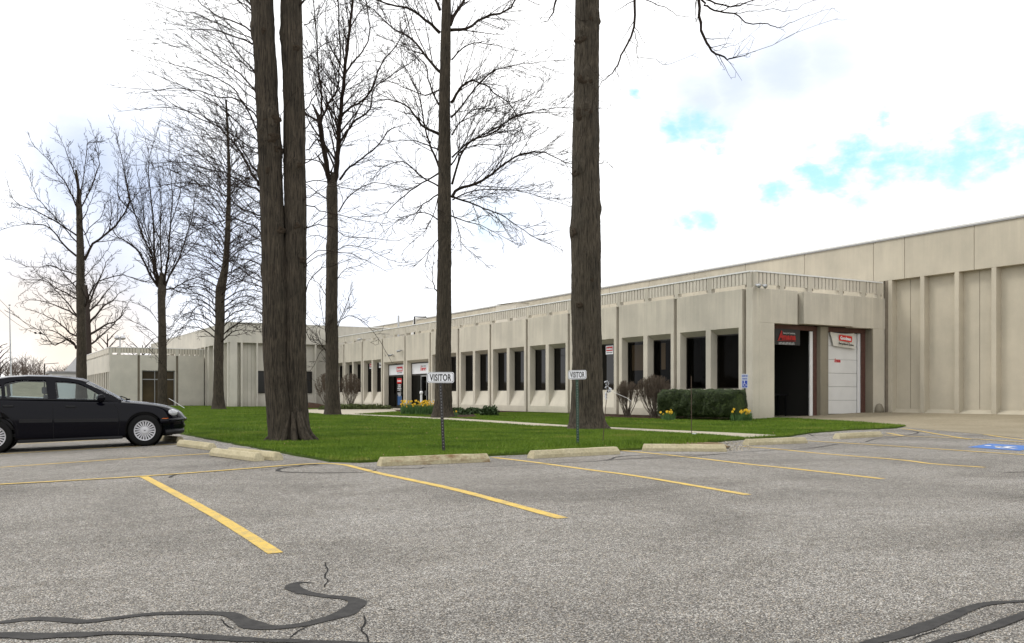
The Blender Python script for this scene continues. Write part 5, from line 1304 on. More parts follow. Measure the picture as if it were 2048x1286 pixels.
# clipped hedge: three run-together yew masses on the bed
def hedge():
    R = random.Random(50)
    xa, ya = gxy(1345, 37.6); xb, yb = gxy(1462, 35.3)
    e = empty('clipped_hedge', ((xa+xb)/2, (ya+yb)/2, .04), 'dark green flat topped clipped hedge in front of the corner windows', 'hedge')
    A = Vector((xa, ya, 0)); B = Vector((xb, yb, 0)); dr = (B-A).normalized(); nr = Vector((-dr.y, dr.x, 0)); L = (B-A).length
    H = 1.20; Wd = .72
    core = MB()
    lob = [(-.25, .55, .95), (.15, .62, 1.0), (.75, .66, 1.02), (1.4, .66, 1.0), (2.0, .66, .99), (L-.3, .64, 1.0), (L+.1, .55, .97)]
    def surf(t, th):      # t along, th angle in section; returns point on a rounded box
        c, s = math.cos(th), math.sin(th); k = (abs(c)**4+abs(s)**4)**(-.25)
        wv = Wd*(1+.20*mnoise.noise(Vector((t*2.2, th, 1)))+.05*mnoise.noise(Vector((t*6, th*3, 4)))); en = 1
        u = min((t+.45)/.45, (L+.45-t)/.45, 1.0); u = max(0, u); en = (1-(1-u)**3)**.5
        z = (H/2+.02)+(H/2)*k*s*(1+.07*mnoise.noise(Vector((t*2.4, th*2, 9))))*(.9+.1*en)
        z2 = max(.05, z); pinch = 1-.22*max(0, (.5-z2/H))
        return A+dr*t+nr*(Wd*0+wv*k*c*en*pinch)+Vector((0, 0, z2))
    n, m = 40, 22
    for i in range(n+1):
        t = -.42+(L+.84)*i/n
        for j in range(m):
            p = surf(t, 2*PI*j/m); ctr = A+dr*t+Vector((0, 0, H/2)); q = ctr+(p-ctr)*.80; core.v.append(tuple(q))
    for i in range(n):
        for j in range(m): a = i*m+j; b = i*m+(j+1) % m; core.f.append((a, b, b+m, a+m))
    core.f.append(tuple(range(m))); core.f.append(tuple(n*m+j for j in range(m)))
    obj('hedge_core', core, M['hedge'], e)
    lv = MB()
    for i in range(60000):
        t = R.uniform(-.44, L+.44); th = R.uniform(-.6, PI+.6) if R.random() < .8 else R.uniform(0, 2*PI)
        p = surf(t, th); ctr = A+dr*t+Vector((0, 0, H/2)); off = 1-.16*R.random()**1.6+.09*mnoise.noise(p*5)+.07*mnoise.noise(p*2.0)-.13*max(0, 1-abs(t-.95)/.20)-.08*max(0, 1-abs(t-2.1)/.25)*abs(math.cos(th)); c = ctr+(p-ctr)*off
        a = rdir(R)*.032; a.z = abs(a.z)*.8; b = a.orthogonal().normalized()*.010
        lv.quad(tuple(c-a), tuple(c+b), tuple(c+a), tuple(c-b))
    obj('foliage', lv, M['hedge'], e)
hedge()
def mound(px, d, wid, h, n, size, label, seed, m='evergreen', dep=None, name='low_shrub', grp='low evergreen shrubs in the beds', cat='shrub'):
    R = random.Random(seed); x, y = gxy(px, d); dep = dep or wid
    e = empty(name, (x, y, .05), label, cat, grp); lv = MB(); bl = [(R.uniform(-.5, .5), R.uniform(-.5, .5), R.uniform(.4, .9)) for _ in range(7)]
    axd = Vector((C_, -S_, 0)); ayd = Vector((S_, C_, 0))
    def smp():
        bx_, by2, bs = R.choice(bl); u = rdir(R)*R.uniform(.6, 1)*.5
        return Vector((x, y, .05))+axd*((bx_*.6+u.x*bs)*wid)+ayd*((by2*.6+u.y*bs)*dep)+Vector((0, 0, abs(u.z)*2*h*bs+.02))
    leaf_cloud(lv, smp, n, size, R, 2.4)
    obj('foliage', lv, M[m], e)
    st = MB()
    for i in range(9): q = smp(); st.tube([(x+R.uniform(-.05, .05)*wid, y, .0), tuple(q.lerp(Vector((x, y, 0)), .4)), tuple(q)], .006, 3, cap=False)
    obj('stems', st, M['shrubtwig'], e)
mound(945, 47, 1.1, .42, 1500, .07, 'dark low evergreen shrub right of the tall spreading tree', 61); mound(920, 45.5, 1.2, .40, 1400, .07, 'low evergreen shrub touching the foot of the tall spreading tree', 65)
mound(978, 44, .75, .55, 1400, .07, 'round glossy evergreen shrub standing alone on the mulch', 62)
mound(715, 64, 3.6, .40, 3200, .09, 'wide low green groundcover under the bare oval shrub by the windows', 63, 'groundcover', 1.0); mound(650, 62, .8, .32, 500, .09, 'small green tuft at the end of the mulch mound', 64, 'groundcover')
def daffodils(px, d, wid, n, label, seed, h=.38, leaf=260, dep=.5):
    R = random.Random(seed); x, y = gxy(px, d); e = empty('daffodil_clump', (x, y, .04), label, 'flowers', 'clumps of yellow daffodils')
    axd = Vector((C_, -S_, 0)); ayd = Vector((S_, C_, 0)); lv = MB(); fl = MB(); stm = MB()
    for i in range(leaf):
        b = Vector((x, y, .03))+axd*R.uniform(-.5, .5)*wid+ayd*R.uniform(-.5, .5)*dep; t = b+Vector((R.uniform(-.12, .12), R.uniform(-.12, .12), h*R.uniform(.5, .95))); w = Vector((R.uniform(-1, 1), R.uniform(-1, 1), 0)).normalized()*.010
        mid = b.lerp(t, .6)+Vector((0, 0, .03)); lv.quad(tuple(b-w), tuple(b+w), tuple(mid+w), tuple(mid-w)); lv.quad(tuple(mid-w), tuple(mid+w), tuple(t))
    for i in range(n):
        b = Vector((x, y, .03))+axd*R.uniform(-.5, .5)*wid+ayd*R.uniform(-.5, .5)*dep; t = b+Vector((R.uniform(-.06, .06), R.uniform(-.06, .06), h*R.uniform(.65, 1.15)))
        stm.tube([b, b.lerp(t, .5), t], .004, 4, cap=False)
        f = Vector((-S_+R.uniform(-.7, .7), -C_+R.uniform(-.7, .7), R.uniform(-.1, .5))).normalized(); u = f.orthogonal().normalized(); v = f.cross(u)
        for k in range(6):
            a = k*PI/3; q = u*math.cos(a)+v*math.sin(a); s = f.cross(q)*.018
            fl.quad(tuple(t), tuple(t+q*.03+s), tuple(t+q*.055-f*.005), tuple(t+q*.03-s))
        ring = [(t+f*.0+(u*math.cos(a)+v*math.sin(a))*.012, t+f*.035+(u*math.cos(a)+v*math.sin(a))*.019) for a in np.linspace(0, 2*PI, 9)]
        for k in range(8): fl.quad(tuple(ring[k][0]), tuple(ring[k+1][0]), tuple(ring[k+1][1]), tuple(ring[k][1]))
    obj('leaves', lv, M['leaf_daf'], e); obj('stems', stm, M['leaf_daf'], e); obj('flowers', fl, M['petal'], e)
daffodils(838, 47, 1.75, 75, 'large bank of yellow daffodils in front of the right shop door', 71, .62, 1500, 1.1)
daffodils(1482, 34.8, .8, 22, 'clump of yellow daffodils under the accessible parking sign', 72, .42, 260)
daffodils(1339, 35.6, .32, 10, 'small clump of daffodils at the left end of the hedge', 73, .40, 120)
daffodils(1325, 36.5, .15, 2, 'pair of daffodils at the foot of the larger brown shrub', 75, .34, 20, .15)
daffodils(906, 41.5, .4, 3, 'few daffodils at the right foot of the tall spreading tree', 74, .3, 50)
# mound of mulch by rear wall
mm_ = MB(); x, y = gxy(618, 69); R = random.Random(3); n = 14
ring = []
for k in range(6):
    rr = 1-k/5.; ring.append([(x+1.6*rr*math.cos(a)*(1+.1*R.random()), y+1.2*rr*math.sin(a), .03+.42*(1-rr*rr)*(1+.12*R.random())) for a in np.linspace(0, 2*PI, n+1)[:-1]])
for r_ in ring: mm_.v += r_
for k in range(5):
    for j in range(n): a = k*n+j; b = k*n+(j+1) % n; mm_.f.append((a, b, b+n, a+n))
tag(obj('mulch_mound', mm_, M['mulch'], smooth=True), 'low heap of dark brown mulch by the rear block wall', 'mulch heap')
# grass blades near the lot (one mass) -------------------------------------
def inside_poly(X, Y, poly):
    res = np.zeros(len(X), bool); n = len(poly); j = n-1
    for i in range(n):
        xi, yi = poly[i]; xj, yj = poly[j]
        c = ((yi > Y) != (yj > Y)) & (X < (xj-xi)*(Y-yi)/((yj-yi) or 1e-9)+xi); res ^= c; j = i
    return res
rg_ = np.random.default_rng(5)
def blades(n, x0, x1, y0, y1, hmin, hmax, w, poly, excl=()):
    X = rg_.uniform(x0, x1, n); Y = rg_.uniform(y0, y1, n); k = inside_poly(X, Y, poly)
    for q in excl: k &= ~inside_poly(X, Y, q)
    return X[k], Y[k], rg_.uniform(hmin, hmax, k.sum()), np.full(k.sum(), w)
pathp = [(15.7, 45.0), (16.9, 45.0), (17.3, 40), (17.45, 35.3), (17.1, 30), (16.55, 25.1), (16.6, 20.5), (16.8, 17.6), (16.75, 15.95), (15.2, 15.45), (15.6, 17.5), (15.5, 20.5), (15.4, 25), (15.95, 30.), (16.3, 35.3), (16.1, 40)]
bedp = [(27.3, 27.8), (27.3, 38.7), (25.3, 38.4), (24.9, 36.0), (24.0, 31.5), (24.3, 28.9), (26.1, 27.9)]
bed2 = [(25.9, 45.2), (27.1, 44.4), (27.1, 57.0), (24.0, 56.5), (20.6, 47.5), (18.5, 38.5), (18.2, 35.5), (19.5, 36.5), (23, 43.5)]
court_ = [(17.0, 45.0), (27.0, 57.2), (27.0, 66.0), (24.5, 66.4), (19.0, 60.5), (15.9, 52.0), (15.6, 45.0)]
soilp = [G(1298, 892.5), G(1330, 889), G(1380, 888), G(1440, 890), G(1455, 896.5), G(1380, 899.5), G(1300, 898)]
ex = [pathp, bedp, bed2, court_, soilp]
parts = [blades(420000, 4.6, 20, 12.8, 24, .02, .055, .005, lw, ex), blades(260000, 4.6, 28.5, 16, 42, .03, .065, .010, lw, ex), blades(170000, 4.6, 27, 40, 88, .04, .075, .022, lw, ex)]
# unmown fringe along the kerb-less edge
E_ = [blades(60000, 4.6, 19.5, 12.8, 17.6, .04, .09, .006, lw, ex)]
fx, fy, fh, fw = E_[0]
lwA = np.array([p for p in lw if p[1] < 19.5 and p[0] < 27]); 
dmin = np.full(len(fx), 9.)
for q in lwA: dmin = np.minimum(dmin, np.hypot(fx-q[0], fy-q[1]))
kk = dmin < .16; parts.append((fx[kk], fy[kk], fh[kk], fw[kk]))
# weeds near the scuffed patch
n = 9000; cxw, cyw = G(1370, 890); X = rg_.normal(cxw-.6, 1.3, n); Y = rg_.normal(cyw+.2, .35, n); k = inside_poly(X, Y, lw) & ((rg_.random(n) < .25) | ~inside_poly(X, Y, soilp))
parts.append((X[k], Y[k], rg_.uniform(.04, .13, k.sum()), np.full(k.sum(), .008)))
X = np.concatenate([p[0] for p in parts]); Y = np.concatenate([p[1] for p in parts]); Hh = np.concatenate([p[2] for p in parts]); Wd = np.concatenate([p[3] for p in parts])
n = len(X); a = rg_.uniform(0, 2*PI, n); zz = np.where(X < 4.5, .03*(X-4.5), np.where(X < 26.5, 0, (X-26.5)*.031))+.033
V = np.zeros((n, 3, 3)); lean = rg_.uniform(-.5, .5, (n, 2))*Hh[:, None]
V[:, 0] = np.stack([X-Wd*np.cos(a), Y-Wd*np.sin(a), zz], 1); V[:, 1] = np.stack([X+Wd*np.cos(a), Y+Wd*np.sin(a), zz], 1); V[:, 2] = np.stack([X+lean[:, 0], Y+lean[:, 1], zz+Hh], 1)
me = bpy.data.meshes.new('grass'); me.vertices.add(n*3); me.vertices.foreach_set('co', V.ravel()); me.loops.add(n*3); me.loops.foreach_set('vertex_index', np.arange(n*3, dtype=np.int32))
me.polygons.add(n); me.polygons.foreach_set('loop_start', np.arange(0, n*3, 3, dtype=np.int32)); me.update(calc_edges=True); me.materials.append(M['blade'])
o = bpy.data.objects.new('grass', me); COL.objects.link(o); tag(o, 'short green grass blades covering the lawn', 'grass', kind='stuff')
# scuffed straw patch
pp = [G(1293, 893), G(1330, 888), G(1380, 887), G(1440, 889), G(1460, 897), G(1380, 901), G(1300, 899)]
sheet(wob_outline(pp, .10, .15, 4), .042, 'bare_soil_patch', m_ground('dry_soil', [(.3, (.10, .11, .04)), (.45, (.19, .13, .07)), (.7, (.36, .28, .17))], 5, 30, 1, 50, .03), side=.02)
gr_ = MB(); R = random.Random(8)
for i in range(260):      # loose gravel at the path end
    x, y = G(R.uniform(1436, 1500), R.uniform(884, 902)); s = R.uniform(.008, .03); p = Vector((x, y, g(x)+s*.4)); a = [p+rdir(R)*s for _ in range(4)]
    gr_.quad(tuple(a[0]), tuple(a[1]), tuple(a[2])); gr_.quad(tuple(a[0]), tuple(a[2]), tuple(a[3])); gr_.quad(tuple(a[0]), tuple(a[3]), tuple(a[1])); gr_.quad(tuple(a[1]), tuple(a[3]), tuple(a[2]))
tag(obj('loose_gravel', gr_, M['walk']), 'loose pale gravel scattered between two wheel stops', 'gravel', kind='stuff')
lt = MB()
for i in range(220):      # fallen leaves and twigs
    x, y = R.uniform(5, 27), R.uniform(13.5, 34); s = R.uniform(.010, .022)
    if any(inside_poly(np.array([x]), np.array([y]), q)[0] for q in ex[:1]): continue
    p = Vector((x, y, g(x)+.075)); a = rdir(R)*s; b = a.orthogonal().normalized()*s*.6; lt.quad(tuple(p-a), tuple(p+b), tuple(p+a), tuple(p-b))
tag(obj('leaf_litter', lt, simple('dry_leaf', (.25, .16, .07), .8)), 'dry leaves scattered over the lawn', 'leaves', kind='stuff')
lt = MB()
for i in range(130):
    x, y = R.uniform(-1, 16), R.uniform(3, 13); s = R.uniform(.004, .014)
    p = Vector((x, y, g(x)+.006)); a = Vector((R.uniform(-1, 1), R.uniform(-1, 1), .1))*s; b = Vector((-a.y, a.x, 0))*.5; lt.quad(tuple(p-a), tuple(p+b), tuple(p+a), tuple(p-b))
tag(obj('lot_debris', lt, M['shrubtwig']), 'tiny bits of bark and grit on the asphalt', 'debris', kind='stuff')

# ------------------------------------------------------------------ far background
hl = MB(); nx = 40
hp = []
for i in range(nx+1):
    t = i/nx; x = -160+t*330; zt = 5.2+.9*mnoise.noise(Vector((t*5, 1, 2)))
    hp.append([(x, 205, -.5), (x, 225, zt*.75), (x, 250, zt), (x, 420, zt+1)])
for r_ in hp: hl.v += r_
for i in range(nx):
    for j in range(3): a = i*4+j; hl.f.append((a, a+4, a+5, a+1))
o = obj('hill', hl, M['hill'], smooth=True, local=True); o['kind'] = 'structure'
tl_ = MB(); R = random.Random(77)
for i in range(520):
    x = -60+R.random()*150; y = 240+R.random()*60; h = R.uniform(2.2, 5.0)*(1.2 if mnoise.noise(Vector((x*.06, 0, 3))) > 0 else .7); b = Vector((x, y, 4.5))
    tl_.tube([b, b+Vector((R.uniform(-.4, .4), 0, h*.6)), b+Vector((R.uniform(-.8, .8), 0, h))], [.12, .07, .03], 3, cap=False)
    for k in range(16):
        q = b+Vector((0, 0, h*R.uniform(.25, .95))); a = R.uniform(0, 2*PI); l = R.uniform(.6, 1.9); tl_.tube([q, q+Vector((math.cos(a)*l*.6, math.sin(a)*l*.6, l*.5)), q+Vector((math.cos(a)*l, math.sin(a)*l, l*1.0))], .035, 3, cap=False)
tag(obj('far_wood', tl_, M['farwood'], local=True), 'brown bare scrub wood along the horizon at far left', 'wood', kind='stuff')
fp = AT(19, 800, 150); pol = empty('flag_pole', (fp[0], fp[1], 0), 'thin pale flag pole standing at the far left', 'pole')
obj('pole', MB().tube([(fp[0]+.3, fp[1], 0), AT(19, 614, 150)], [.16, .09], 8), M['galv'], pol); q = AT(19, 610, 150); obj('finial', MB().lathe([(0, -.2), (.14, -.1), (.18, 0), (.14, .12), (0, .2)], q, 'z', 10), M['galv'], pol, smooth=True)
fp = AT(240, 700, 130); lp_ = empty('light_pole', (fp[0], fp[1], 0), 'far parking light pole with two round heads above the entrance wing roof', 'light pole')
obj('pole', MB().tube([(fp[0], fp[1], 0), AT(240, 679, 130), AT(240, 674, 130)], .10, 8).tube([AT(233, 679, 130), AT(247, 679, 130)], .07, 6), M['galv'], lp_)
for px in (233.5, 246.5): q = AT(px, 675, 130); obj('lamp_head', MB().lathe([(0, -.35), (.28, -.25), (.36, -.05), (.25, .2), (.22, .35), (0, .4)], q, 'z', 12), M['alu'], lp_, smooth=True)
fp = AT(89, 740, 180); up = empty('utility_pole', (fp[0], fp[1], 0), 'small far utility pole with a crossarm at the left horizon', 'pole')
obj('pole', MB().tube([(fp[0], fp[1], 0), AT(89, 727, 180)], .13, 6), M['twigfar'], up); obj('crossarm', MB().tube([AT(89, 728, 180), AT(117, 726, 182)], .06, 5), M['twigfar'], up)
def wire(a, b, da, db, label, bead=None):
    A = Vector(AT(*a, da)); B = Vector(AT(*b, db)); pts = [A.lerp(B, t)-Vector((0, 0, .8*4*t*(1-t))) for t in np.linspace(0, 1, 14)]
    w = empty('overhead_wire', tuple(A), label, 'wire', 'overhead wires'); obj('wire', MB().tube(pts, .016, 4), M['blackmat'], w)
    if bead: q = A.lerp(B, bead)-Vector((0, 0, .8*4*bead*(1-bead))); obj('splice', MB().tube([q, q+(B-A).normalized()*.5], .09, 8), M['blackmat'], w)
wire((-30, 566), (120, 680), 60, 95, 'upper thin overhead wire slanting down at the far left', .63); wire((-30, 590), (100, 668), 60, 95, 'lower thin overhead wire slanting down at the far left', .68)
# small pitched building and low white building, far left
dH = 120.; hx, hy, _ = AT(175, 800, dH)
hb = empty('pitched_building', (hx, hy, 0), 'far pale building with a steep sloping roof behind the tall bare tree', 'building')
p1_, p2_, p3_, p4_ = AT(128, 745, dH), AT(150, 712, dH+4), AT(176, 706, dH+4), AT(176, 745, dH)
obj('roof', MB().quad(AT(127, 744, dH), AT(150, 744, dH-1), AT(176, 718, dH), AT(176, 706, dH+5), AT(153, 713, dH+6)), M['pitch'], hb)
obj('wall', MB().quad(AT(142, 745, dH), AT(190, 745, dH), AT(190, 800, dH), AT(142, 800, dH)).quad(AT(150, 744, dH-.3), AT(176, 744, dH-.3), AT(176, 719, dH-.3)), M['farwhite'], hb)
obj('window', MB().quad(AT(155, 741, dH-.5), AT(177, 741, dH-.5), AT(177, 722, dH-.5)), M['signblue'], hb)
hb2 = empty('white_low_building', AT(133, 800, 110), 'long low white far building just above the car roof', 'building')
q0 = AT(103, 745, 112); q1 = AT(172, 745, 112)
obj('wall', MB().box(q0[0], q1[0], q0[1], q0[1]+6, 0, AT(110, 746, 112)[2]), M['farwhite'], hb2); obj('roof', MB().box(q0[0]-.3, q1[0]+.3, q0[1]-.3, q0[1]+6.3, AT(110, 746, 112)[2]+.002, AT(110, 742.5, 112)[2]), M['pitch'], hb2)
# pale handrail by the entrance wing
r0, r1 = AT(338, 797, 70), AT(369, 816, 66)
hr = empty('hand_rail', (r1[0], r1[1], 0), 'thin pale rod leaning on the lawn beyond the car bonnet', 'rod'); obj('rail', MB().tube([r0, r1], .02, 6), M['galv'], hr); obj('post', MB().tube([r0, (r0[0], r0[1], 0)], .015, 5), M['stake'], hr)

# ------------------------------------------------------------------ car (x forward from the front axle, y left, z up)
def interp(tab, x):
    if x <= tab[0][0]: return tab[0][1]
    for (a, va), (b, vb) in zip(tab[:-1], tab[1:]):
        if x <= b:
            t = (x-a)/(b-a); t = t*t*(3-2*t)*.5+t*.5; return va+(vb-va)*t
    return tab[-1][1]
AXR = -2.72
ztopT = [(-3.84, .74), (-3.80, .86), (-3.74, .97), (-3.6, 1.005), (-3.2, 1.02), (-.5, .955), (-.2, .94), (.2, .895), (.5, .825), (.68, .755), (.80, .68), (.86, .60), (.90, .52)]
zbeltT = [(-3.84, .70), (-3.78, .82), (-3.70, .90), (-3.5, .925), (-2.8, .935), (-1.6, .925), (-.6, .905), (-.2, .885), (.2, .84), (.5, .775), (.68, .71), (.80, .645), (.86, .57), (.90, .50)]
WT = [(-3.84, .62), (-3.80, .70), (-3.70, .78), (-3.5, .825), (-3.0, .865), (-2.2, .88), (-.6, .88), (-.1, .872), (.3, .845), (.55, .79), (.72, .70), (.82, .60), (.87, .52), (.90, .44)]
zbT = [(-3.84, .36), (-3.7, .28), (-3.4, .24), (-3.0, .20), (-.4, .18), (.3, .20), (.6, .22), (.78, .25), (.86, .31), (.90, .38)]
xs_ = [-3.84, -3.81, -3.76, -3.68, -3.55, -3.35, -3.15, -2.95, -2.72, -2.5, -2.25, -2.0, -1.75, -1.5, -1.25, -1.0, -.75, -.5, -.25, 0, .2, .38, .52, .64, .73, .80, .85, .88, .90]
def section(x):
    W = interp(WT, x); zb = interp(zbT, x); zl = interp(zbeltT, x); zt = interp(ztopT, x)
    m = zb+(zl-zb)*.52; nose = max(0, (x-.3)/.6)
    half = [(0, zb), (W*.7, zb), (W-.05, zb+.005), (W-.015, zb+.07), (W-.004, zb+(zl-zb)*.28), (W, m), (W-.012, zb+(zl-zb)*.72), (W-.035, zl-.07), (W-.06, zl-.02), (W-.10, zl+.003), (W*.78, zl+(zt-zl)*.55), (W*.5, zt-.006), (0, zt)]
    return half
body = MB(); NS = 24
rings = []
for x in xs_:
    h = section(x); bulge = max(0, (x-.55))*.0
    full = [(y, z) for y, z in h]+[(-y, z) for y, z in h[-2:0:-1]]
    rings.append([(x-(.32*(abs(y)/.88)**2*max(0, (x-.2)/.7) if x > .2 else 0)+(.10*(abs(y)/.88)**2*max(0, (-x-3.2)/.6) if x < -3.2 else 0), y, z) for y, z in full])
NP_ = len(rings[0])
for r_ in rings: body.v += r_
for i in range(len(rings)-1):
    for j in range(NP_): a = i*NP_+j; b = i*NP_+(j+1) % NP_; body.f.append((a, b, b+NP_, a+NP_))
body.f.append(tuple(range(NP_))); body.f.append(tuple((len(rings)-1)*NP_+j for j in range(NP_))[::-1])
fcx, fcy = G(290, 892); rcx, rcy = G(-5, 906.5)
hd_ = math.atan2(fcy-rcy, fcx-rcx)
fwd = Vector((math.cos(hd_), math.sin(hd_))); lft = Vector((-fwd.y, fwd.x))
oc = Vector((fcx, fcy))+lft*.80
zf = g(fcx)+.0; zr = g(rcx)
car = empty('parked_car', (oc.x, oc.y, zf), 'black four door sedan parked nose in at the left edge of the lot', 'car', rot=(0, -math.atan2(zf-zr, 2.72), hd_))
cut = MB()
for ax in (0, AXR):
    for s in (-1, 1):
        cut.lathe([(0, s*.56), (.375, s*.56), (.375, s*1.1), (0, s*1.1)], (ax, 0, .335), 'y', 40)
cutter = obj('tmp_cutter', cut, M['cartrim'], car, local=True)
bm = bmesh.new(); bm.from_mesh(cutter.data); bmesh.ops.remove_doubles(bm, verts=bm.verts, dist=.0001); bmesh.ops.recalc_face_normals(bm, faces=bm.faces); bm.to_mesh(cutter.data); bm.free()
bo_ = obj('body', body, M['carpaint'], car, local=True, merge=True, smooth=True)
sb = bo_.modifiers.new('s', 'SUBSURF'); sb.levels = 2; sb.render_levels = 2
bl_ = bo_.modifiers.new('b', 'BOOLEAN'); bl_.object = cutter; bl_.operation = 'DIFFERENCE'; bl_.solver = 'EXACT'
bpy.context.view_layer.update()
dgr = bpy.context.evaluated_depsgraph_get(); me2 = bpy.data.meshes.new_from_object(bo_.evaluated_get(dgr)); bo_.modifiers.clear(); bo_.data = me2
bpy.data.objects.remove(cutter)
me2.polygons.foreach_set('use_smooth', [True]*len(me2.polygons))
try: me2.set_sharp_from_angle(angle=math.radians(35))
except Exception: pass
# greenhouse
def sideY(x, z):
    return .785-.34*(z-.92)-.10*max(0, (z-1.18))-.05*((x+1.9)/1.5)**2
outer = [(-3.30, .925), (-3.02, 1.10), (-2.86, 1.21), (-2.68, 1.29), (-2.45, 1.345), (-2.1, 1.372), (-1.7, 1.372), (-1.35, 1.345), (-1.15, 1.305), (-.93, 1.20), (-.72, 1.09), (-.52, .99), (-.42, .93), (-.42, .90), (-3.30, .90)]
wins = [('front_window', [(-1.60, .945), (-1.63, 1.30), (-1.45, 1.298), (-1.22, 1.27), (-1.03, 1.18), (-.86, 1.075), (-.75, .995), (-.74, .945)]),
        ('rear_window', [(-2.50, .95), (-2.52, 1.245), (-2.35, 1.295), (-2.1, 1.315), (-1.80, 1.31), (-1.76, .945)]),
        ('quarter_window', [(-2.57, .95), (-2.58, 1.21), (-2.70, 1.15), (-2.80, 1.065), (-2.825, 1.0), (-2.79, .955)])]
def fill2d(outer, holes, dens=0):
    cu = bpy.data.curves.new('t', 'CURVE'); cu.dimensions = '2D'; cu.fill_mode = 'BOTH'
    for pl in [outer]+holes:
        sp = cu.splines.new('POLY'); sp.points.add(len(pl)-1); sp.use_cyclic_u = True
        for i, (x, z) in enumerate(pl): sp.points[i].co = (x, z, 0, 1)
    o = bpy.data.objects.new('t', cu); COL.objects.link(o); d = bpy.context.evaluated_depsgraph_get(); me = bpy.data.meshes.new_from_object(o.evaluated_get(d))
    r = MB(); r.v = [tuple(v.co) for v in me.vertices]; r.f = [tuple(p.vertices) for p in me.polygons]; bpy.data.objects.remove(o); return r
def smoothpoly(pl, k=3):
    out = []; n = len(pl)
    for i in range(n):
        p0, p1, p2, p3 = [Vector(pl[(i+q) % n]) for q in (-1, 0, 1, 2)]
        a1 = (p1-p0).angle(p2-p1, 0) if (p1-p0).length > 0 else 0; a2 = (p2-p1).angle(p3-p2, 0)
        out.append(tuple(p1))
        if a1 < .7 and a2 < .7:
            for t in (.33, .66):
                q = .5*((2*p1)+(p2-p0)*t+(2*p0-5*p1+4*p2-p3)*t*t+(3*p1-p0-3*p2+p3)*t**3); out.append(tuple(q))
    return out
so = smoothpoly(outer); sw = [smoothpoly(w[1]) for w in wins]
for s in (-1, 1):
    m2 = fill2d(so, sw); v = []
    m2.v = [(x, s*(sideY(x, z)), z) for x, z, _ in m2.v]
    o = obj('side_frame', m2, M['carpaint'], car, local=True)
    sd = o.modifiers.new('s', 'SOLIDIFY'); sd.thickness = .035; sd.offset = 0
    for (nm, w), ww_ in zip(wins, sw):
        m3 = fill2d(ww_, []); m3.v = [(x, s*(sideY(x, z)-.008), z) for x, z, _ in m3.v]
        obj(nm, m3, M['carglass'], car, local=True)
# roof, windscreen, rear screen as crowned grids between the side frames
def grid_between(xa, za, xb, zb_, ya, yb_, bow, crown, n=8, m=14):
    mb = MB()
    for i in range(n+1):
        t = i/n
        for j in range(m+1):
            u = -1+2*j/m; w = ya+(yb_-ya)*t; x = xa+(xb-xa)*t+bow*(1-u*u); z = za+(zb_-za)*t+crown*math.sin(PI*t)*(1)+.0
            mb.v.append((x, u*w, z+.035*(1-u*u)*(1 if abs(xa-xb) > 1.3 else .3)))
    for i in range(n):
        for j in range(m): a = i*(m+1)+j; mb.f.append((a, a+1, a+m+2, a+m+1))
    return mb
rf = MB(); prof = [(-2.72, 1.285), (-2.6, 1.325), (-2.45, 1.36), (-2.1, 1.388), (-1.7, 1.388), (-1.4, 1.365), (-1.22, 1.335), (-1.10, 1.295)]
for (x, z) in prof:
    for j in range(15):
        u = -1+2*j/14; w = sideY(x, z-.02)+.012; e4 = 1-abs(u)**3; rf.v.append((x+(.10*(1-u*u) if x > -1.25 else (-.10*(1-u*u) if x < -2.58 else .04*(1-u*u) if x > -1.45 else 0)), u*w, z-.022+.05*e4))
for i in range(len(prof)-1):
    for j in range(14): a = i*15+j; rf.f.append((a, a+1, a+16, a+15))
obj('roof', rf, M['carpaint'], car, local=True, smooth=True).modifiers.new('s', 'SOLIDIFY').thickness = .02
ws = MB()
for i in range(9):
    t = i/8; x = -.42+(-1.10+.42)*t; z = .925+(1.285-.925)*t
    for j in range(15):
        u = -1+2*j/14; w = sideY(x, z)-.03; ws.v.append((x+.14*(1-u*u)*(1-.3*t), u*w, z+.045*(1-u*u)*t+.01*math.sin(PI*t)))
for i in range(8):
    for j in range(14): a = i*15+j; ws.f.append((a, a+1, a+16, a+15))
obj('windscreen', ws, M['carglass'], car, local=True, smooth=True)
ws = MB()
for i in range(9):
    t = i/8; x = -3.28+(-2.72+3.28)*t; z = .955+(1.285-.955)*t
    for j in range(15):
        u = -1+2*j/14; w = sideY(x, z)-.02; ws.v.append((x-.12*(1-u*u), u*w, z+.04*(1-u*u)*t+.03*math.sin(PI*t)))
for i in range(8):
    for j in range(14): a = i*15+j; ws.f.append((a, a+1, a+16, a+15))
obj('rear_screen', ws, M['carglass'], car, local=True, smooth=True)
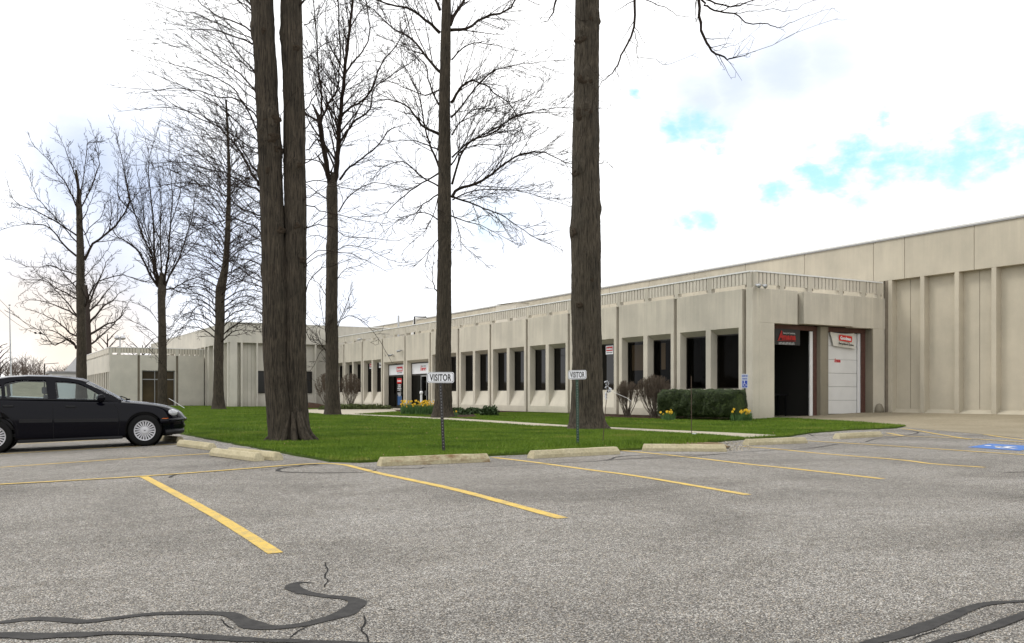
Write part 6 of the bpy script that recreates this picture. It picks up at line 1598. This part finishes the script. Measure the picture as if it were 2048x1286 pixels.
# details
def sy_on(x, z, s=-1, off=.0):       # body side surface
    W = interp(WT, x); zb = interp(zbT, x); zl = interp(zbeltT, x); tab = [(zb, W-.05), (zb+.07, W-.02), (zb+(zl-zb)*.28, W-.008), (zb+(zl-zb)*.52, W-.004), (zb+(zl-zb)*.72, W-.014), (zl-.07, W-.038), (zl, W-.09)]
    return s*(interp(tab, z)+off)
for s in (-1, 1):
    md = MB(); P_ = []
    for (a, b) in ((-2.28, -1.70), (-1.66, -.50), ):
        n = 8
        for i in range(n):
            x0, x1 = a+(b-a)*i/n, a+(b-a)*(i+1)/n
            md.quad(*[(x, sy_on(x, z, s, .006), z) for x, z in ((x0, .515), (x1, .515), (x1, .575), (x0, .575))])
    mo = obj('side_moulding', md, M['cartrim'], car, local=True); so_ = mo.modifiers.new('s', 'SOLIDIFY'); so_.thickness = .016
    for (hx, nm) in ((-1.36, 0), (-2.46, 0)):
        hz = .80; h = MB().box(hx-.095, hx+.095, min(sy_on(hx, hz, s, .022), sy_on(hx, hz, s, -.02)), max(sy_on(hx, hz, s, .022), sy_on(hx, hz, s, -.02)), hz-.020, hz+.022)
        obj('door_handle', h, M['cartrim'], car, local=True, bevel=.012)
    # door shut lines
    sl_ = MB()
    for pl in ([(-1.68, .24), (-1.68, .5), (-1.68, .93)], [(-.50, .25), (-.47, .5), (-.50, .75), (-.58, .90)], [(-2.30, .32), (-2.33, .5), (-2.55, .72), (-2.72, .93)], [(-2.28, .24), (-1.68, .235), (-.50, .235)], [(.26, .60), (.55, .56), (.78, .55)], [(-.48, .89), (.0, .855), (.35, .79), (.55, .72)]):
        pts = []
        for a, b in zip(pl[:-1], pl[1:]):
            for k in range(5): x = a[0]+(b[0]-a[0])*k/5; z = a[1]+(b[1]-a[1])*k/5; pts.append((x, sy_on(x, z, s, .001), z))
        pts.append((pl[-1][0], sy_on(*pl[-1], s, .001), pl[-1][1])); 
        if pl[0][0] < .2 or pl[0][0] < -.3: sl_.tube(pts, .0045, 5)
    obj('door_seams', sl_, M['blackmat'], car, local=True)
    # belt trim, mirror, marker, headlight
    tr_ = MB().tube([(x, s*(sideY(x, .935)+.022), .934) for x in (-2.84, -2.4, -2.0, -1.6, -1.2, -.76)], .012, 6); obj('window_trim', tr_, M['cartrim'], car, local=True)
    mr_ = MB(); yy = s*.95
    mr_.tube([(-.86, yy-s*.12, .96), (-.83, yy-s*.09, .975), (-.80, yy-s*.0, .985), (-.79, yy+s*.07, .985), (-.79, yy+s*.09, .985)], [.03, .055, .078, .068, .03], 14)
    mr_.tube([(-.80, s*.76, .915), (-.82, yy-s*.08, .96)], [.045, .03], 8)
    obj('mirror', mr_, M['carpaint'], car, local=True, smooth=True)
    x_, z_ = .50, .555
    mk = MB(); n = 5
    for i in range(n):
        xa, xb = .44+.17*i/n, .44+.17*(i+1)/n
        yy0 = [None]*2
        mk.quad(*[(x-.32*(interp(WT, x)/.88)**2*max(0, (x-.2)/.7), sy_on(x, .5, s, .014), z) for x, z in ((xa, .535), (xb, .535), (xb, .560), (xa, .560))])
    mo = obj('side_marker', mk, M['orange'], car, local=True); so_ = mo.modifiers.new('s', 'SOLIDIFY'); so_.thickness = .02
    hlm = MB().lathe([(0, -.12), (.06, -.09), (.085, -.02), (.08, .03), (.05, .055), (0, .062)], (0, 0, 0), 'x', 20)
    a = s*.75; cen = Vector((.590, s*.633, .668))
    rot = Matrix.Rotation(a, 3, 'Z'); hlm.v = [tuple(cen+rot @ Vector((p[0]*.8-.012, p[1]*1.6, p[2]*.80+p[0]*-.25))) for p in hlm.v]
    obj('headlight', hlm, M['lamp'], car, local=True, smooth=True)
    tlm = MB().box(-3.80, -3.70, s*.70-.1, s*.70+.1, .68, .84); obj('tail_light', tlm, M['red'], car, local=True, bevel=.02)
obj('front_bumper', MB().tube([(.30, -.865, .50), (.46, -.80, .50), (.60, -.68, .505), (.74, -.47, .51), (.835, -.22, .51), (.865, 0, .51), (.835, .22, .51), (.74, .47, .51), (.60, .68, .505), (.46, .80, .50), (.30, .865, .50)], .05, 12), M['carpaint'], car, local=True, smooth=True)
obj('air_dam', MB().tube([(.40, -.80, .27), (.60, -.68, .27), (.74, -.45, .27), (.80, 0, .27), (.74, .45, .27), (.60, .68, .27), (.40, .80, .27)], .06, 8), M['cartrim'], car, local=True, smooth=True)
obj('under_tray', MB().box(-3.6, .55, -.62, .62, .19, .26), M['blackmat'], car, local=True)
obj('sill', MB().box(-2.32, -.42, -.865, -.80, .175, .235).box(-2.32, -.42, .80, .865, .175, .235), M['cartrim'], car, local=True, bevel=.015)
obj('wiper', MB().tube([(-.30, -.55, .972), (-.36, -.25, 1.005), (-.40, .0, 1.02)], .010, 5).tube([(-.30, -.05, .985), (-.36, .25, 1.01), (-.42, .45, 1.01)], .010, 5).tube([(-.33, -.60, .95), (-.25, -.58, .96)], .02, 6), M['blackmat'], car, local=True)
# interior
def seat(x, y, w, parent, nm='seat'):
    s = MB().box(x-.25, x+.25, y-w/2, y+w/2, .40, .58); o = obj(nm, s, M['seat'], parent, local=True, bevel=.05)
    b = MB(); n = len(b.v); b.v += [(x-.30, y-w/2, .55), (x-.18, y-w/2, .55), (x-.18, y+w/2, .55), (x-.30, y+w/2, .55), (x-.44, y-w/2+.04, 1.03), (x-.35, y-w/2+.04, 1.03), (x-.35, y+w/2-.04, 1.03), (x-.44, y+w/2-.04, 1.03)]
    b.f += [(3, 2, 1, 0), (4, 5, 6, 7), (0, 1, 5, 4), (1, 2, 6, 5), (2, 3, 7, 6), (3, 0, 4, 7)]; obj('backrest', b, M['seat'], o, local=True, bevel=.03)
    if w < 1: obj('headrest', MB().box(x-.46, x-.38, y-.12, y+.12, 1.05, 1.19), M['seat'], o, local=True, bevel=.025)
seat(-1.42, -.37, .48, car); seat(-1.42, .37, .48, car); seat(-2.38, 0, 1.2, car)
obj('dashboard', MB().box(-.72, -.42, -.68, .68, .72, .93), M['cartrim'], car, local=True, bevel=.05)
sw_ = MB(); ring = [(-.93+.06*math.sin(a)*.5, .37+.18*math.cos(a), .90+.17*math.sin(a)) for a in np.linspace(0, 2*PI, 25)]; sw_.tube(ring, .014, 6); sw_.tube([(-.93, .37, .90), (-.70, .37, .84)], .03, 8); sw_.tube([(-.93, .20, .9), (-.93, .54, .9)], .014, 6)
obj('steering_wheel', sw_, M['cartrim'], car, local=True)
obj('cabin_floor', MB().box(-2.9, -.4, -.72, .72, .30, .34), M['cartrim'], car, local=True)
for ch in list(car.children)+[q for c_ in car.children for q in c_.children]:
    for v in ch.data.vertices:
        k = max(0, min(1, (v.co.z-.30)/.35)); v.co.z += .043*min(3.0, max(0, -v.co.x))*k
def wheel(x, s, nm='wheel'):
    w = MB().lathe([(.20, -.10), (.235, -.108), (.285, -.105), (.312, -.085), (.322, -.05), (.322, .05), (.312, .085), (.285, .105), (.235, .108), (.20, .10)], (x, s*.775, .322), 'y', 48)
    o = obj('wheel', w, M['tyre'], car, local=True, smooth=True)
    yf = s*.775+s*.09
    obj('wheel_disc', MB().lathe([(0, 0), (.20, 0), (.215, s*.02)], (x, yf-s*.03, .322), 'y', 40), M['blackmat'], o, local=True)
    cv = MB().lathe([(.185, s*.0), (.192, s*.014), (.205, s*.016), (.214, s*.006), (.214, -s*.02)], (x, yf, .322), 'y', 48)
    cv.lathe([(0, s*.012), (.05, s*.012), (.075, s*.008), (.088, -s*.004), (.09, -s*.02)], (x, yf, .322), 'y', 32)
    ns = 20
    for k in range(ns):
        a = 2*PI*(k+.5)/ns; wv = .0105; c, q = math.cos(a), math.sin(a)
        pts = []
        for (r_, t_) in ((.082, -1), (.082, 1), (.190, 1.35), (.190, -1.35)): pts.append((x+c*r_-q*wv*t_, yf+s*.006, .322+q*r_+c*wv*t_))
        cv.quad(*pts); cv.quad((pts[0][0], yf-s*.015, pts[0][2]), pts[0], pts[3], (pts[3][0], yf-s*.015, pts[3][2])); cv.quad((pts[1][0], yf-s*.015, pts[1][2]), pts[1], pts[2], (pts[2][0], yf-s*.015, pts[2][2]))
    obj('wheel_cover', cv, M['cover'], o, local=True)
    em = MB(); c0 = (x, yf+s*.0145, .322)
    em.quad(*[(c0[0]+a*.9, c0[1], c0[2]+b*.9) for a, b in ((-.022, -.006), (-.006, -.006), (-.008, -.012), (.006, -.012), (.008, -.004), (.024, -.002), (.022, .007), (.008, .006), (.010, .012), (-.004, .012), (-.006, .004), (-.020, .004))])
    obj('hub_emblem', em, M['cartrim'], o, local=True)
    lin = MB().lathe([(.372, -s*.30), (.376, s*.0), (.372, s*.06)], (x, s*.76, .335), 'y', 36); lin.lathe([(0, 0), (.372, 0)], (x, s*.50, .335), 'y', 36)
    obj('wheel_housing', lin, M['blackmat'], car, local=True)
for x in (0, AXR):
    for s in (-1, 1): wheel(x, s)

# ------------------------------------------------------------------ sky, sun, camera
w = bpy.data.worlds.new('World'); sc.world = w; w.use_nodes = True; nt = w.node_tree; bg = nt.nodes['Background']
SUN = Vector((-.50, .42, .80)).normalized()
sky = N(nt, 'ShaderNodeTexSky', sky_type='NISHITA'); sky.sun_disc = False
sky.sun_elevation = math.asin(SUN.z); sky.sun_rotation = math.atan2(SUN.x, SUN.y)
sky.air_density = 1.0; sky.dust_density = .6; sky.ozone_density = 1.2
tc = N(nt, 'ShaderNodeTexCoord'); D = tc.outputs['Generated']
def dirpx(x, y): v = Vector(AT(x, y, 1.0))-Vector((0, 0, 1)); return v.normalized()
def blob(x, y, rad, soft, vec):
    dp = N(nt, 'ShaderNodeVectorMath', operation='DISTANCE'); nt.links.new(vec, dp.inputs[0]); dp.inputs[1].default_value = dirpx(x, y)
    mr = N(nt, 'ShaderNodeMapRange', interpolation_type='SMOOTHSTEP'); mr.inputs[1].default_value = rad+soft; mr.inputs[2].default_value = max(0, rad-soft); mr.inputs[3].default_value = 0; mr.inputs[4].default_value = 1
    nt.links.new(dp.outputs['Value'], mr.inputs[0]); return mr.outputs[0]
nz = N(nt, 'ShaderNodeTexNoise', Scale=16.0, Detail=9.0, Roughness=.62); nt.links.new(mapping(nt, D, 1, 1, 2.2), nz.inputs['Vector'])
# warp the direction so that gaps have cloud-like edges
sub = N(nt, 'ShaderNodeVectorMath', operation='SUBTRACT'); nt.links.new(nz.outputs['Color'], sub.inputs[0]); sub.inputs[1].default_value = (.5, .5, .5)
scl = N(nt, 'ShaderNodeVectorMath', operation='SCALE'); nt.links.new(sub.outputs[0], scl.inputs[0]); scl.inputs['Scale'].default_value = .05
add = N(nt, 'ShaderNodeVectorMath', operation='ADD'); nt.links.new(D, add.inputs[0]); nt.links.new(scl.outputs[0], add.inputs[1]); DW = add.outputs[0]
def vmax(a, b):
    m = N(nt, 'ShaderNodeMath', operation='MAXIMUM'); nt.links.new(a, m.inputs[0]); nt.links.new(b, m.inputs[1]); return m.outputs[0]
def fac(v, k):
    m = N(nt, 'ShaderNodeMath', operation='MULTIPLY'); nt.links.new(v, m.inputs[0])
    if isinstance(k, (int, float)): m.inputs[1].default_value = k
    else: nt.links.new(k, m.inputs[1])
    return m.outputs[0]
gaps = None   # blue openings in the cloud sheet
for (x, y, r_, s_, k_) in [(1268, 181, .004, .010, .8), (1331, 260, .010, .014, .9), (1365, 250, .008, .014, .9), (1398, 247, .009, .014, .95), (1433, 258, .010, .014, 1), (1437, 277, .010, .014, 1), (1410, 300, .004, .010, .9), (1437, 307, .005, .012, .85),
                       (1634, 353, .014, .018, 1), (1674, 347, .016, .02, 1), (1709, 315, .020, .024, 1), (1721, 286, .010, .016, .9), (1761, 236, .004, .014, .8), (1773, 325, .016, .026, .9), (1832, 311, .018, .028, .9), (1911, 309, .020, .03, .9), (1990, 290, .020, .03, .9), (2060, 280, .022, .03, .9), (1911, 338, .012, .03, .75), (1960, 333, .012, .03, .7),
                       (1540, 388, .008, .018, .85), (1570, 382, .008, .018, .85), (1410, 436, .010, .018, .85), (1380, 452, .008, .016, .85), (1343, 458, .005, .014, .8), (1285, 458, .004, .014, .65), (1717, 408, .010, .024, .7), (1536, 455, .005, .02, .6), (1611, 309, .005, .016, .6), (975, 450, .016, .022, .55)]:
    b_ = fac(blob(x, y, r_*1.15, s_*1.3, DW), k_); gaps = b_ if gaps is None else vmax(gaps, b_)
gn = N(nt, 'ShaderNodeTexNoise', Scale=26.0, Detail=7.0, Roughness=.65); nt.links.new(mapping(nt, D, 1, 1, 1.8), gn.inputs['Vector'])
gm = N(nt, 'ShaderNodeMapRange'); gm.inputs[1].default_value = .3; gm.inputs[2].default_value = .7; gm.inputs[3].default_value = .45; gm.inputs[4].default_value = 1.25; nt.links.new(gn.outputs['Fac'], gm.inputs[0])
g2 = N(nt, 'ShaderNodeMapRange', interpolation_type='SMOOTHSTEP'); g2.inputs[1].default_value = .06; g2.inputs[2].default_value = .95; nt.links.new(fac(gaps, gm.outputs[0]), g2.inputs[0]); gaps = g2.outputs[0]
soft = None
for (x, y, r_, s_, k_) in [(1400, 195, .03, .05, .85), (1470, 175, .04, .05, .85), (1560, 145, .04, .06, .85), (1650, 120, .03, .06, .75), (180, 330, .03, .09, 1), (280, 380, .04, .10, 1), (200, 560, .05, .10, .9), (60, 560, .04, .08, .7), (420, 480, .07, .10, .8), (700, 470, .06, .10, .5), (250, 300, .02, .07, .8), (1000, 450, .03, .08, .6), (720, 620, .06, .08, .5)]:
    b_ = fac(blob(x, y, r_, s_, DW), k_); soft = b_ if soft is None else vmax(soft, b_)
nz2 = N(nt, 'ShaderNodeTexNoise', Scale=5.0, Detail=7.0, Roughness=.6); nt.links.new(mapping(nt, D, 1, 1, 3), nz2.inputs['Vector'])
r2_ = ramp(nt, [(.35, (0, 0, 0)), (.6, (1, 1, 1))]); nt.links.new(nz2.outputs['Fac'], r2_.inputs[0])
CL = 1.55
cloud = ramp(nt, [(.25, (CL*.86, CL*.88, CL*.92)), (.55, (CL, CL, CL*1.0))]); nt.links.new(nz2.outputs['Fac'], cloud.inputs[0])
col = mixc(nt, 'MIX', soft, cloud.outputs[0], (.70, .80, 1.02))
warm = vmax(fac(blob(150, 680, .05, .07, DW), 1.0), fac(blob(60, 650, .05, .06, DW), .8))
col = mixc(nt, 'MIX', warm, col, (1.12, 1.0, .86))
sk = N(nt, 'ShaderNodeVectorMath', operation='SCALE'); nt.links.new(sky.outputs[0], sk.inputs[0]); sk.inputs['Scale'].default_value = .13
cy = mixc(nt, 'ADD', 1.0, sk.outputs[0], (.28, .54, .50))
col = mixc(nt, 'MIX', gaps, col, cy)
sc_ = N(nt, 'ShaderNodeVectorMath', operation='SCALE'); nt.links.new(col, sc_.inputs[0]); sc_.inputs['Scale'].default_value = 10.0
nt.links.new(sc_.outputs[0], bg.inputs[0]); bg.inputs[1].default_value = .1
sl_ = bpy.data.lights.new('sun', 'SUN'); sl_.energy = 1.3; sl_.angle = math.radians(14); sl_.color = (1, .95, .87)
so_ = bpy.data.objects.new('sun', sl_); COL.objects.link(so_); so_.rotation_euler = (-SUN).to_track_quat('-Z', 'Y').to_euler(); so_.location = (0, 0, 40)
cam = bpy.data.cameras.new('camera'); co = bpy.data.objects.new('camera', cam); COL.objects.link(co); sc.camera = co
co.location = (0, 0, 1.0); co.rotation_euler = (math.radians(90), 0, -TH)
cam.sensor_width = 36; cam.lens = 36*F_/2048; cam.shift_y = 148/2048; cam.clip_end = 3000; cam.clip_start = .05
sc.view_settings.view_transform = 'Standard'; sc.view_settings.look = 'None'; sc.view_settings.exposure = 0; sc.view_settings.gamma = 1
sc.render.engine = 'CYCLES'
sc.cycles.max_bounces = 6; sc.cycles.transparent_max_bounces = 12
# the near shrub built off its spot: shift its root only
